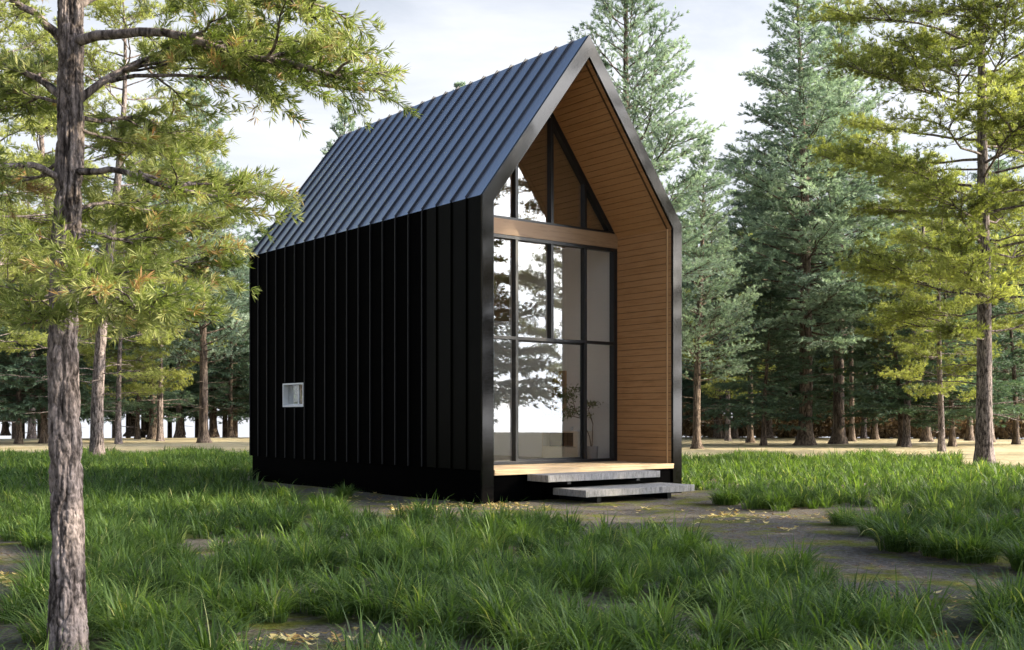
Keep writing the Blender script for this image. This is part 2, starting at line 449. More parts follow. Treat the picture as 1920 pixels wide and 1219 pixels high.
# roof slopes with standing seams
for side in (0, 1):
    rb = MB()
    A, B = off(0, 0), off(t1, 0)
    i = 1 if side == 0 else 2
    rb.prism([A[i], B[i], B[i + 1], A[i + 1]], 0.05, L)
    p0 = np.array([0, 0, ZE]) if side == 0 else np.array([W, 0, ZE])
    d = np.array([W / 2, 0, ZR - ZE]) if side == 0 else np.array([-W / 2, 0, ZR - ZE])
    nrm = np.array([-K, 0, 1.0]) if side == 0 else np.array([K, 0, 1.0])
    nrm /= np.linalg.norm(nrm)
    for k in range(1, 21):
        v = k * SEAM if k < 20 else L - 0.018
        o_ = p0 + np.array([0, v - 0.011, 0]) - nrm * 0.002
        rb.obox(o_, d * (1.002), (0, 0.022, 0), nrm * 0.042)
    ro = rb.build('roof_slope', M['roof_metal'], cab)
    ro.data.materials.append(M['seam_dark_reflection'])
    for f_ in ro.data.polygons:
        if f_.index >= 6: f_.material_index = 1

# timber lining: individual boards as one surface
PITCH = 0.1285; GAP = 0.009
def lining_wall(mb, gapm, x_in, sgn, v0, v1, z0, z1):
    z = z0
    gapm.box(min(x_in + sgn * .02, x_in + sgn * .115), max(x_in + sgn * .02, x_in + sgn * .115), v0, v1, z0, z1)
    while z < z1 - 0.02:
        zt = min(z + PITCH - GAP, z1)
        mb.box(min(x_in, x_in + sgn * .021), max(x_in, x_in + sgn * .021), v0, v1, z, zt); z += PITCH
for sgn, x_in in ((1, W - T), (-1, T)):
    lb, gb = MB(), MB()
    lining_wall(lb, gb, x_in, sgn, 0.05, GV + 0.04, DECK, ZE - 0.335 * T - 0.002)
    o_ = gb.build('porch_lining', M['lining_gap'], cab); lb.build('boards', M['lining'], o_)
# sloping ceiling boards, running from the porch into the room
I = off(T, 0)
for side in (0, 1):
    lb, gb = MB(), MB()
    B0 = off(T - 0.022, 0); B1 = off(0.125, 0)
    i = 1 if side == 0 else 2
    gb.prism([B1[i], B0[i], B0[i + 1], B1[i + 1]], 0.05, L - 0.16)
    p0 = np.array([I[1][0], 0, I[1][1]]) if side == 0 else np.array([I[3][0], 0, I[3][1]])
    ap = np.array([I[2][0], 0, I[2][1]])
    d = ap - p0; ln = np.linalg.norm(d); d /= ln
    nrm = np.array([-K, 0, 1.0]) if side == 0 else np.array([K, 0, 1.0]); nrm /= np.linalg.norm(nrm)
    s = 0.0
    while s < ln - 0.03:
        e = min(s + PITCH - GAP, ln - 0.002)
        lb.obox(p0 + d * s + np.array([0, 0.05, 0]), d * (e - s), (0, L - 0.21, 0), nrm * 0.0205); s += PITCH
    o_ = gb.build('ceiling_lining', M['lining_gap'], cab); lb.build('boards', M['lining'], o_)
# edge trim of the lining, with its dark shadow groove
for sgn, x_in in ((-1, W - T), (1, T)):
    tm = MB(); xa, xb = x_in, x_in + sgn * 0.014
    tm.box(min(xa, xb), max(xa, xb), 0.135, 0.160, DECK + .002, ZE - 0.335 * T - 0.01)
    tm.build('lining_trim', M['trim'], cab)
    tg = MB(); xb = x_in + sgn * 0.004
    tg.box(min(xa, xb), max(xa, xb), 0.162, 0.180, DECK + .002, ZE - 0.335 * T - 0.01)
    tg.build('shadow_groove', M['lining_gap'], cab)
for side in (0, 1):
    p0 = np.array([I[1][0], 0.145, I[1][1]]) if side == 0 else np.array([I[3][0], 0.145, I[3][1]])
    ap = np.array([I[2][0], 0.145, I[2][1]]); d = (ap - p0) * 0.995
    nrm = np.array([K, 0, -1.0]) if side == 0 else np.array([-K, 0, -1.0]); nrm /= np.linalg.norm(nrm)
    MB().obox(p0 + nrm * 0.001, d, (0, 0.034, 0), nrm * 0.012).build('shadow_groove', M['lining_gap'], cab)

# deck
dk = MB()
v = -0.03; k = 0
while v < GV - 0.04:
    ve = min(v + 0.142, GV - 0.02)
    dk.box(T + 0.001, W - T - 0.001, v, ve, 0.545 - 0.001 * (k % 2), DECK - 0.0015 * ((k * 7) % 3)); v += 0.149; k += 1
dk.box(T + 0.001, W - T - 0.001, -0.024, 0.02, 0.482, 0.543)
dk.build('deck', M['deck'], cab, bevel=0.003)
MB().box(T + 0.002, W - T - 0.002, 0.022, 1.6, 0.50, 0.541).build('deck_underside', M['lining_gap'], cab)
# floating concrete steps on black steel arms
def slab(u0, u1, v0, v1, z0, z1):
    r_ = random.Random(int(u0 * 100)); n = 46
    pts = []
    for i in range(n + 1): pts.append((u0 + (u1 - u0) * i / n, v0 + r_.uniform(-.004, .004)))
    for i in range(9): pts.append((u1 + r_.uniform(-.004, .004), v0 + (v1 - v0) * (i + 1) / 10))
    pts += [(u1, v1), (u0, v1)]
    for i in range(9): pts.append((u0 + r_.uniform(-.004, .004), v1 + (v0 - v1) * (i + 1) / 10))
    m_ = MB().zprism(pts, z0, z1)
    return m_
s1 = slab(0.99, 3.735, -0.58, 0.0, 0.362, 0.482).build('step', M['concrete'], cab, bevel=0.006)
s2 = slab(1.33, 4.04, -1.18, -0.30, 0.118, 0.238).build('step', M['concrete'], cab, bevel=0.006)
for uu in (1.5, 3.2): MB().box(uu, uu + .08, -0.5, 0.03, 0.31, 0.362).build('bracket', M['frame_black'], s1)
for uu in (1.75, 3.5): MB().box(uu, uu + .10, -1.0, 0.03, -0.02, 0.118).build('bracket', M['frame_black'], s2)

# interior shell
iw = MB(); iw.prism(wallpoly(DECK, left=False, ta=0.13, tb=T), GV + 0.06, L - 0.15)
iw.build('interior_wall', M['white_wall'], cab)
iw = MB()
iw.prism(wallpoly(DECK, ta=0.13, tb=T), GV + 0.06, WV0); iw.prism(wallpoly(DECK, ta=0.13, tb=T), WV1, L - 0.15)
iw.prism(wallpoly(DECK, WZ0, ta=0.13, tb=T), WV0, WV1)
Bt, At = off(T, 0), off(0.13, 0)
iw.prism([(0.13, WZ1), (T, WZ1), Bt[1], At[1]], WV0, WV1)
iw.build('interior_wall', M['white_wall'], cab)
for (y0, y1, tt_, mm, nm) in ((L - 0.14, L - 0.02, 0.125, 'black_clad', 'back_wall'), (L - 0.20, L - 0.152, T + .001, 'white_wall', 'interior_wall')):
    Bb = off(tt_, DECK); xa, xb, zt_ = 0.8, W - 0.8, 4.6
    m_ = MB()
    zl = Bb[1][1] + K * (xa - Bb[1][0])
    m_.prism([Bb[0], (xa, DECK), (xa, zl), Bb[1]], y0, y1)
    m_.prism([(xb, DECK), Bb[4], Bb[3], (xb, zl)], y0, y1)
    m_.prism([(xa, zt_), (xb, zt_), (xb, zl), Bb[2], (xa, zl)], y0, y1)
    m_.build(nm, M[mm], cab)
bwin = MB()  # unseen rear opening and glazing, added to let daylight into the room
for x_ in (0.8, 1.9, 2.97, W - 0.86): bwin.box(x_, x_ + .06, L - .12, L - .05, DECK + .06, 4.54)
bwin.box(.8, W - .8, L - .12, L - .05, DECK, DECK + .06); bwin.box(.8, W - .8, L - .12, L - .05, 4.54, 4.6)
bwo = bwin.build('added_rear_window', M['frame_black'], cab)
MB().box(.84, W - .84, L - .09, L - .085, DECK + .05, 4.56).build('pane', M['glass'], bwo)
MB().box(T, W - T, GV + 0.02, L - 0.2, DECK - 0.003, DECK + 0.004).build('floor', M['floor'], cab)
# mezzanine front panel and its floor slab
Bm = off(T + .002, 3.75)
mz = MB().prism([Bm[0], Bm[4], Bm[3], Bm[2], Bm[1]], 5.30, 5.36); mz.build('mezzanine_panel', M['beam'], cab)
MB().box(T + .003, W - T - .003, 5.37, 7.6, 3.62, 3.74).build('mezzanine_floor', M['white_wall'], cab)

# glazed front
FV0, FV1 = 1.60, 1.735
mull = [1.13, 2.02, 2.92, 3.81]; HW = 0.034
gf = MB()
gf.box(T, T + 0.10, FV0, FV1, DECK + .06, 4.95)
gf.box(W - T - 0.10, W - T, FV0, FV1, DECK + .06, 4.95)
gf.box(T, W - T, FV0, FV1, DECK, DECK + 0.06)
gf.box(T, W - T, FV0, FV1, 4.95, 5.018)
gf.box(T + .06, W - T - .06, FV0 + .01, FV1, 5.322, 5.372)
for k, m_ in enumerate(mull):
    if k in (0, 1, 3): gf.box(m_ - HW, m_ + HW, FV0 + .004, FV1 - .002, DECK + .06, 3.0)
    gf.box(m_ - HW, m_ + HW, FV0 + .004, FV1 - .002, 3.062, 4.95)
    zt = I[1][1] + K * ((m_ if m_ < W / 2 else W - m_) - T) - 0.13
    gf.box(m_ - HW, m_ + HW, FV0 + .006, FV1 - .002, 5.372, zt)
gf.box(T + .10, W - T - .10, FV0 + .002, FV1 - .001, 3.0, 3.062)
Ia, Ib = off(T + .001, 5.38), off(T + 0.115, 5.38)
def clipz(p, q, z):  # point on the slope at height z
    return (p[0] + (q[0] - p[0]) * (z - p[1]) / (q[1] - p[1]), z)
la, lb_ = clipz(Ia[1], Ia[2], 5.378), clipz(Ib[1], Ib[2], 5.378)
gf.prism([la, lb_, Ib[2], Ia[2]], FV0 + .002, FV1)
ra, rb_ = (W - la[0], la[1]), (W - lb_[0], lb_[1])
gf.prism([Ia[2], Ib[2], rb_, ra], FV0 + .002, FV1)
gfo = gf.build('glazed_front', M['frame_black'], cab, bevel=0.003)
zc = I[1][1]
MB().prism([(T, 5.02), (W - T, 5.02), (W - T, zc), (W - T - .056, 5.32), (T + .056, 5.32), (T, zc)], FV0 - 0.012, FV1 + .01).build('header_beam', M['beam'], cab)
PV0, PV1 = 1.690, 1.698
def pane(poly, parent=gfo, v0=PV0, v1=PV1):
    MB().prism(poly, v0, v1).build('pane', M['glass'], parent)
def rect(x0, x1, z0, z1): return [(x0, z0), (x1, z0), (x1, z1), (x0, z1)]
edges = [T + .09] + mull + [W - T - .09]
for i in range(5):
    x0 = edges[i] + (HW - .005 if i else 0); x1 = edges[i + 1] - (HW - .005 if i < 4 else 0)
    pane(rect(x0, x1, 3.055, 4.96))
    if i in (0, 1, 4): pane(rect(x0, x1, DECK + .05, 3.005))
    sx = lambda x: I[1][1] + K * ((x if x < W / 2 else W - x) - T) - 0.16
    if i == 0: pane([(0.55, 5.37), (x1, 5.37), (x1, sx(x1))])
    elif i == 4: pane([(x0, 5.37), (W - 0.55, 5.37), (x0, sx(x0))])
    elif i == 2: pane([(x0, 5.37), (x1, 5.37), (x1, sx(x1)), (W / 2, sx(W / 2)), (x0, sx(x0))])
    else: pane([(x0, 5.37), (x1, 5.37), (x1, sx(x1)), (x0, sx(x0))])
# wide sliding door between the second and fourth posts
dr = MB()
d0, d1 = mull[1] + HW, mull[3] - HW
for (p, q, r_, s_) in ((d0, d0 + .03, DECK + .06, 3.0), (d1 - .03, d1, DECK + .06, 3.0), (d0 + .03, d1 - .03, DECK + .06, DECK + .10), (d0 + .03, d1 - .03, 2.97, 3.0)):
    dr.box(p, q, 1.67, 1.71, r_, s_)
dro = dr.build('sliding_door', M['frame_black'], cab)
pane(rect(d0 + .025, d1 - .025, DECK + .095, 2.975), dro, 1.687, 1.693)

# small white window in the long side
wf = MB()
x0, x1 = -0.012, 0.245
fw = 0.035
wf.box(x0, x1, WV0, WV0 + fw, WZ0, WZ1); wf.box(x0, x1, WV1 - fw, WV1, WZ0, WZ1)
wf.box(x0, x1, WV0 + fw, WV1 - fw, WZ0, WZ0 + fw); wf.box(x0, x1, WV0 + fw, WV1 - fw, WZ1 - fw, WZ1)
wfo = wf.build('side_window', M['white_frame'], cab)
fr = MB(); vm = (WV0 + WV1) / 2 - 0.05
fr.box(0.10, 0.135, vm - .025, vm + .025, WZ0 + fw, WZ1 - fw)
fr.box(0.10, 0.135, WV0 + fw, WV1 - fw, WZ0 + fw, WZ0 + fw + .03)
fr.build('frame', M['white_frame'], wfo)
for (p, q) in ((WV0 + fw, vm - .025), (vm + .025, WV1 - fw)):
    MB().box(0.115, 0.12, p, q, WZ0 + fw + .03, WZ1 - fw).build('pane', M['glass'], wfo)
# narrow twin-pane window in the far interior wall, facing the glazing
iwf = MB(); xi = W - T
iwf.box(xi - 0.02, xi - .001, 3.62, 4.10, 1.44, 1.76)
iwo = iwf.build('interior_window', M['white_frame'], cab)
for (p, q) in ((3.66, 3.82), (3.90, 4.06)):
    MB().box(xi - 0.026, xi - .019, p, q, 1.475, 1.725).build('pane', M['frame_black'], iwo)

# ------------------------------------------------------------------ things inside the cabin
def house_thing(name, u, v, z, label, cat):
    x, y = h2w(u, v)
    return empty(name, (x, y, z), math.atan2(UY, UX), label, cat)
sb = house_thing('sideboard', 4.46, 2.9, DECK + .004, 'low pale wood sideboard with a dark open niche against the white interior wall', 'sideboard')
c = MB(); e = 0.03; SW, SH = 0.40, 0.61
hx0, hx1, hy0, hy1 = -0.24, 0.21, -0.57, 0.62
c.box(hx0, hx1, hy0, hy0 + e, 0, SH - e); c.box(hx0, hx1, hy1 - e, hy1, 0, SH - e)
c.box(hx0, hx1, hy0, hy1, SH - e, SH); c.box(hx0 + .01, hx1, hy0 + e, hy1 - e, 0.02, 0.27)
c.box(hx0 + .002, hx1, hy0 + e, hy0 + .14, 0.275, SH - e)
c.build('cabinet', M['pale_wood'], sb, bevel=0.003)
MB().box(hx1 - 0.03, hx1 - .005, hy0 + .14, hy1 - e, 0.275, SH - e).build('niche_back', M['dark_niche'], sb)
MB().box(hx0 + .012, hx1 - .04, 0.35, 0.37, 0.275, SH - e).build('divider', M['dark_niche'], sb)
def lathe(name, prof, mat_, parent, n=28, loc=(0, 0, 0)):
    V = []; Q = []
    for (r, z) in prof:
        for k in range(n):
            a_ = 2 * math.pi * k / n; V.append((loc[0] + r * math.cos(a_), loc[1] + r * math.sin(a_), loc[2] + z))
    for i in range(len(prof) - 1):
        for k in range(n):
            Q.append((i * n + k, i * n + (k + 1) % n, (i + 1) * n + (k + 1) % n, (i + 1) * n + k))
    me = np_mesh(name, np.array(V), None, np.array(Q), smooth=True)
    return link(name, me, parent, mat_)
mg = house_thing('mug', 4.36, 2.70, DECK + .004 + SH, 'small white mug standing on the pale sideboard', 'mug')
lathe('cup', [(0.001, .002), (.038, .002), (.042, .01), (.043, .10), (.039, .10), (.037, .012), (.001, .01)], M['ceramic'], mg)
hv = []
for k in range(9):
    a_ = -math.pi / 2 + math.pi * k / 8; hv.append((0.042 + 0.028 * math.cos(a_), 0, 0.052 + 0.03 * math.sin(a_)))
def tube(pts, rad, sides=6):
    pts = np.asarray(pts, float); n = len(pts); rad = np.broadcast_to(np.asarray(rad, float), (n,))
    tg = np.gradient(pts, axis=0); tg /= np.linalg.norm(tg, axis=1)[:, None] + 1e-9
    ref = np.array([0, 0, 1.0]) if abs(tg[:, 2]).mean() < 0.75 else np.array([0, 1.0, 0])
    a_ = np.cross(tg, ref); a_ /= np.linalg.norm(a_, axis=1)[:, None] + 1e-9
    b_ = np.cross(a_, tg)
    th = np.linspace(0, 2 * np.pi, sides, endpoint=False)
    V = pts[:, None] + rad[:, None, None] * (np.cos(th)[None, :, None] * a_[:, None] + np.sin(th)[None, :, None] * b_[:, None])
    i = np.arange(n - 1)[:, None] * sides; k = np.arange(sides)[None]; k2 = (k + 1) % sides
    Q = np.stack([i + k, i + k2, i + sides + k2, i + sides + k], -1).reshape(-1, 4)
    return V.reshape(-1, 3), Q
V_, Q_ = tube(hv, 0.006, 6); link('handle', np_mesh('handle', V_, None, Q_, smooth=True), mg, M['ceramic'])
bk = house_thing('book', 4.36, 2.62, DECK + .004 + SH, 'thin flat pale book beside the mug on the sideboard', 'book')
for n_, m_, z0, z1, s_ in (('cover', 'ceramic', .0, .004, .0), ('pages', 'white_wall', .004, .018, .006), ('cover', 'ceramic', .018, .022, .0)):
    MB().box(-.10 + s_, .10 - s_, -.22 + s_, -.06 - s_, z0, z1).build(n_, M[m_], bk)
wp = house_thing('wall_panel', W - T - .003, 3.22, 1.64, 'tall slatted wooden panel hung on the interior wall above the sideboard', 'wall panel')
pb = MB(); pb.box(-.03, -.001, 0, .46, 0, .88); pb.build('backing', M['lining'], wp)
pb = MB()
for k in range(4): pb.box(-.045, -.0305, .01 + k * .115, .095 + k * .115, .01, .87)
pb.build('slats', M['beam'], wp)
pp = house_thing('potted_tree', 4.35, 2.02, DECK + .005, 'slender potted indoor tree in a grey pot behind the right hand glass', 'houseplant')
lathe('pot', [(0.001, 0), (.105, 0), (.12, .02), (.137, .28), (.137, .30), (.12, .30), (.115, .25), (.001, .25)], M['pot'], pp)
def w2h(du_px, y_px, Y=23.3, x0=1110):   # picture offset to local offset in the plane facing the camera
    dx = (du_px - x0) / F * Y
    return np.array([dx * UX, -dx * UY, CAMZ + (HY - y_px) / F * Y - DECK])
sa = Acc()
st = [[(1110, 842), (1111, 815), (1112, 795), (1108, 780), (1103, 768), (1100, 758)],
      [(1109, 842), (1106, 820), (1098, 800), (1090, 785), (1080, 772), (1068, 760), (1060, 745)],
      [(1103, 768), (1108, 762), (1114, 758)], [(1090, 785), (1078, 782), (1062, 780), (1052, 776)], [(1080, 772), (1074, 750), (1066, 735)],
      [(1112, 795), (1108, 785), (1101, 782)]]
for s_ in st:
    pts = np.array([w2h(*p) for p in s_]); sa.add(*[x for x in tube(pts, np.linspace(.011, .004, len(pts)), 5)][:1], Q=tube(pts, np.linspace(.011, .004, len(pts)), 5)[1])
link('stem', sa.mesh('stem', True), pp, M['bark_far'])
fa = Acc()
for (x, y, rx, rz, n_) in [(1066, 742, .17, .14, 260), (1056, 776, .22, .10, 260), (1075, 772, .15, .09, 150), (1109, 758, .15, .05, 170), (1102, 780, .08, .05, 60), (1082, 730, .09, .06, 60), (1050, 750, .12, .08, 90)]:
    c0 = w2h(x, y)
    P = c0 + rng.normal(0, 1, (n_, 3)) * np.array([rx * .6, rx * .6, rz * .6])
    D = rng.normal(0, 1, (n_, 3)); D /= np.linalg.norm(D, axis=1)[:, None]
    S_ = np.cross(D, rng.normal(0, 1, (n_, 3))); S_ /= np.linalg.norm(S_, axis=1)[:, None]
    ln = rng.uniform(.04, .07, n_)[:, None]
    V4 = np.stack([P, P + D * ln * .5 + S_ * ln * .22, P + D * ln, P + D * ln * .5 - S_ * ln * .22], 1).reshape(-1, 3)
    fa.add(V4, Q=np.arange(n_ * 4).reshape(-1, 4), tint=np.repeat(rng.random(n_), 4))
link('foliage', fa.mesh('foliage'), pp, M['houseplant_leaf'])

# ------------------------------------------------------------------ trees
def nrmz(v): return v / (np.linalg.norm(v, axis=-1, keepdims=True) + 1e-9)
def sprays(acc, P, D, S, k, width, spread, tint, g, flat=0.0):
    """k needle fans at each P, opening round direction D; S = needle length"""
    n = len(P)
    if n == 0: return
    P = np.repeat(P, k, 0); D = np.repeat(D, k, 0); S = np.repeat(S, k)[:, None]; tint = np.repeat(tint, k)
    r = g.normal(0, 1, (n * k, 3)); r[:, 2] *= (1 - flat)
    r = nrmz(r - D * (r * D).sum(1, keepdims=True))
    d = nrmz(D + r * spread * g.uniform(0.5, 1.3, (n * k, 1)))
    s = nrmz(np.cross(d, g.normal(0, 1, (n * k, 3))))
    ln = S * g.uniform(0.7, 1.25, (n * k, 1))
    w = ln * width
    V = np.stack([P + s * w * 0.2, P + d * ln * 0.55 + s * w, P + d * ln, P + d * ln * 0.5 - s * w], 1).reshape(-1, 3)
    tint = np.clip(tint + g.uniform(-.12, .12, len(tint)), 0, 1)
    acc.add(V, Q=np.arange(n * k * 4).reshape(-1, 4), tint=np.repeat(tint, 4))
def cones(acc, P0, P1, r0):
    n = len(P0)
    if n == 0: return
    d = nrmz(P1 - P0); a_ = nrmz(np.cross(d, np.array([0.3, 0.2, 1.0]))); b_ = np.cross(d, a_)
    r0 = np.broadcast_to(r0, (n,))[:, None]
    vs = [P0 + r0 * (math.cos(t) * a_ + math.sin(t) * b_) for t in (0, 2.094, 4.189)] + [P1]
    V = np.stack(vs, 1).reshape(-1, 3)
    i = np.arange(n)[:, None] * 4
    T_ = np.concatenate([i + np.array([[0, 1, 3]]), i + np.array([[1, 2, 3]]), i + np.array([[2, 0, 3]])])
    acc.add(V, T=T_)
def trunk_geo(acc, path, r0, H, sides, n, flare, g, rough=0.06):
    z = np.concatenate([np.linspace(-0.1, 1.2, max(8, n // 4)), np.linspace(1.25, H, n)])
    c = path(z)
    th = np.linspace(0, 2 * np.pi, sides, endpoint=False)
    rr = r0 * np.clip(1 - z / H, 0.02, 1) ** 0.75
    fl = flare * r0 * np.exp(-np.clip(z, 0, 9) / 0.35)
    ph = g.uniform(0, 6.28, 4)
    lobe = 1 + 0.5 * np.sin(4 * th + ph[0]) * 0.5 + 0.25 * np.sin(7 * th + ph[1])
    rad = rr[:, None] * (1 + rough * np.sin(3 * th + ph[2] + z[:, None] * 0.7) + rough * g.normal(0, .5, (len(z), sides))) + fl[:, None] * lobe[None]
    V = np.stack([c[:, 0:1] + rad * np.cos(th), c[:, 1:2] + rad * np.sin(th), np.repeat(z[:, None], sides, 1)], -1)
    i = np.arange(len(z) - 1)[:, None] * sides; k = np.arange(sides)[None]; k2 = (k + 1) % sides
    Q = np.stack([i + k, i + k2, i + sides + k2, i + sides + k], -1).reshape(-1, 4)
    acc.add(V.reshape(-1, 3), Q=Q)
def bpath(p0, az, e0, e1, Lb, n, g, wig=0.12):
    t = np.linspace(0, 1, n + 1)
    el = e0 + (e1 - e0) * t[1:] + g.normal(0, wig, n) * 0.6
    azs = az + np.cumsum(g.normal(0, wig, n))
    d = np.stack([np.cos(azs) * np.cos(el), np.sin(azs) * np.cos(el), np.sin(el)], 1) * (Lb / n)
    return np.concatenate([p0[None], p0 + np.cumsum(d, 0)])
WOODCLOTHE = 0
def clothe(wood, leaf, pts, Lb, g, p, br):
    """side twigs and needle sprays on one branch"""
    n = len(pts) - 1
    ta = p['t0']; m = max(4, int(Lb * (1 - ta) * p['twigs']))
    t = ta + (1 - ta) * (np.arange(m) + g.random(m)) / m
    f = t * n; i = np.clip(f.astype(int), 0, n - 1); fr_ = (f - i)[:, None]
    B = pts[i] * (1 - fr_) + pts[i + 1] * fr_
    tg = nrmz(pts[i + 1] - pts[i])
    side = nrmz(np.cross(tg, [0, 0, 1.0])) * np.where(np.arange(m) % 2, 1, -1)[:, None]
    ang = g.uniform(*p['ang'], (m, 1))
    D = nrmz(tg * np.cos(ang) + side * np.sin(ang) + np.array([0, 0, 1.0]) * g.normal(p['lift'], p.get('liftv', .18), (m, 1)))
    prof = np.sin(np.pi * np.clip(0.12 + 0.8 * (t - ta) / (1 - ta), 0, 1)) ** 0.8
    tl = (p['tw'] * Lb * prof + p['twmin']) * g.uniform(0.6, 1.2, m)
    E = B + D * tl[:, None]; E[:, 2] -= p['droop'] * tl
    cones(wood, B, E, 0.006 * p['rs'] + tl * 0.006)
    ns = np.maximum(2, (tl / p['sp']).astype(int)); mx = ns.max()
    s = (np.arange(mx)[None] + g.random((m, mx))) / ns[:, None]
    ok = s < 1.0
    s = np.clip(s, 0, 1)[..., None]
    s2 = 0.15 + 0.85 * s
    P = B[:, None] + (E - B)[:, None] * s2
    P = P + g.normal(0, p['jit'], P.shape)
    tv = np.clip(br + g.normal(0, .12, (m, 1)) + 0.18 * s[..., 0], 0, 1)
    Dd = nrmz((E - B))[:, None] + g.normal(0, .2, P.shape) + np.array([0, 0, p['up']])
    Dd = nrmz(Dd)
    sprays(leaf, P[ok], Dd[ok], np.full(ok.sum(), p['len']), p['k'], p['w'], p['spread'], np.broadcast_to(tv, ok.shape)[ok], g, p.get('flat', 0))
    # leader
    q = np.linspace(max(ta, .45), 1, max(3, int(Lb * .5 / p['sp']))); f = q * n; i = np.clip(f.astype(int), 0, n - 1); fr_ = (f - i)[:, None]
    P = pts[i] * (1 - fr_) + pts[i + 1] * fr_
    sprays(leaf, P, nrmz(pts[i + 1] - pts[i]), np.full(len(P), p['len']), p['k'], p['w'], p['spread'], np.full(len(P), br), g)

def gen_tree(name, seed, H, cb, Rm, r0, prof, nb, e0, e1, p, leafmat, barkmat, sides=14, flare=0.7, lean=0.25, dead=0):
    g = np.random.default_rng(seed)
    ph = g.uniform(0, 6.28, 4)
    def path(z):
        z = np.asarray(z, float)
        return np.stack([lean * (np.sin(z / H * 4 + ph[0]) - np.sin(ph[0])) * z / H, lean * (np.sin(z / H * 3.3 + ph[1]) - np.sin(ph[1])) * z / H], -1)
    wood_, leaf = Acc(), Acc()
    trunk_geo(wood_, path, r0, H, sides, 46, flare, g)
    az = g.uniform(0, 6.28)
    for b_ in range(nb):
        u = (b_ + g.random()) / nb
        u = 1 - (1 - u) ** 1.0
        z = cb + (H - cb) * u * 0.985
        az += 2.4 + g.normal(0, .35)
        Lb = Rm * prof(u) * g.uniform(.62, 1.12)
        if Lb < 0.12: continue
        c = path(z)
        p0 = np.array([c[0], c[1], z])
        n = 7
        ee0 = e0(u) + g.normal(0, .1); ee1 = e1(u) + g.normal(0, .12)
        pts = bpath(p0, az, ee0, ee1, Lb, n, g, p.get('wig', .1))
        rb = max(0.012, r0 * 0.16 * (Lb / Rm) + 0.01)
        V, Q = tube(pts, np.linspace(rb, rb * .25, n + 1), 5); wood_.add(V, Q=Q)
        br = np.clip(0.42 + 0.22 * g.normal() * p.get('var', .6) + 0.1 * u, 0.05, .95)
        clothe(wood_, leaf, pts, Lb, g, p, br)
        if p.get('sub'):
            for _ in range(int(g.integers(*p['sub']))):
                k = int(g.integers(2, n - 1)); tg = nrmz(pts[k + 1] - pts[k])
                az2 = math.atan2(tg[1], tg[0]) + g.choice([-1, 1]) * g.uniform(.4, .9)
                L2 = Lb * (1 - k / n) * g.uniform(.6, 1.0)
                pt2 = bpath(pts[k], az2, ee1 + g.normal(0.1, .15), ee1, L2, 5, g, .12)
                V, Q = tube(pt2, np.linspace(rb * .6, rb * .2, 6), 4); wood_.add(V, Q=Q)
                clothe(wood_, leaf, pt2, L2, g, p, np.clip(br + g.normal(0, .1), 0, 1))
    for _ in range(dead):
        z = g.uniform(cb * .35, cb); c = path(z); a2 = g.uniform(0, 6.28)
        Lb = g.uniform(.5, Rm * .45); pts = bpath(np.array([c[0], c[1], z]), a2, g.uniform(-.1, .4), -.1, Lb, 6, g, .2)
        V, Q = tube(pts, np.linspace(.022, .006, 7), 4); wood_.add(V, Q=Q)
        for _k in range(3):
            k = int(g.integers(1, 6)); p2 = bpath(pts[k], a2 + g.choice([-1, 1]) * .8, .1, -.2, Lb * .4, 3, g, .2)
            V, Q = tube(p2, np.linspace(.01, .004, 4), 3); wood_.add(V, Q=Q)
    tm = wood_.mesh(name + '_trunk', True); tm.materials.append(barkmat)
    lm = leaf.mesh(name + '_crown'); lm.materials.append(leafmat)
    print(name, 'leaf quads', len(lm.polygons))
    return (tm, lm, H)

conif = lambda u: (1 - u) ** 0.8 * (0.75 + 0.25 * min(1, u / 0.12)) + 0.03
spruceP = dict(t0=.14, twigs=5.2, ang=(.6, 1.05), lift=-.02, tw=.30, twmin=.16, droop=.12, rs=1, sp=.13, jit=.03, up=.12, len=.205, k=10, w=.08, spread=.6, sub=(1, 2))
SP = {}
SP['dense'] = gen_tree('dense_spruce', 11, 24, 5.2, 6.6, .36, conif, 195, lambda u: .0 + .5 * u, lambda u: .15 + .5 * u, dict(spruceP, var=.8), M['needle_blue'], M['bark_far'], dead=10)
SP['airy'] = gen_tree('airy_spruce', 12, 22, 4.5, 5.2, .27, lambda u: (1 - u) ** .68 * (.7 + .3 * min(1, u / .15)) + .03, 125, lambda u: .15 + .7 * u, lambda u: .3 + .6 * u,
                      dict(spruceP, twigs=4.4, sp=.17, wig=.16, lift=.14, sub=(1, 3)), M['needle_blue'], M['bark_far'], dead=9)
SP['dark'] = gen_tree('dark_spruce', 13, 11, 1.5, 3.3, .13, lambda u: (1 - u) ** .7 + .03, 110, lambda u: -.05 + .5 * u, lambda u: -.12 + .6 * u,
                      dict(spruceP, twigs=6.0, sp=.14, up=.0, sub=(0, 2)), M['needle_dark'], M['bark_far'], dead=4)
pineprof = lambda u: (0.55 + 0.9 * u if u < .35 else 0.865) * (1 - max(0, u - .5) ** 1.3 * 1.7)
pineP = dict(t0=.42, twigs=6.5, ang=(.5, 1.2), lift=.12, tw=.26, twmin=.22, droop=.0, rs=1, sp=.1, jit=.05, up=.45, len=.145, k=14, w=.06, spread=.95, sub=(3, 6), wig=.2, liftv=.25, var=.9)
SP['pine'] = gen_tree('yellow_pine', 14, 17, 4.2, 5.0, .22, pineprof, 46, lambda u: -.05 + .45 * u, lambda u: .25 + .3 * u, pineP, M['needle_pine'], M['bark'], flare=.35, lean=.5, dead=9)
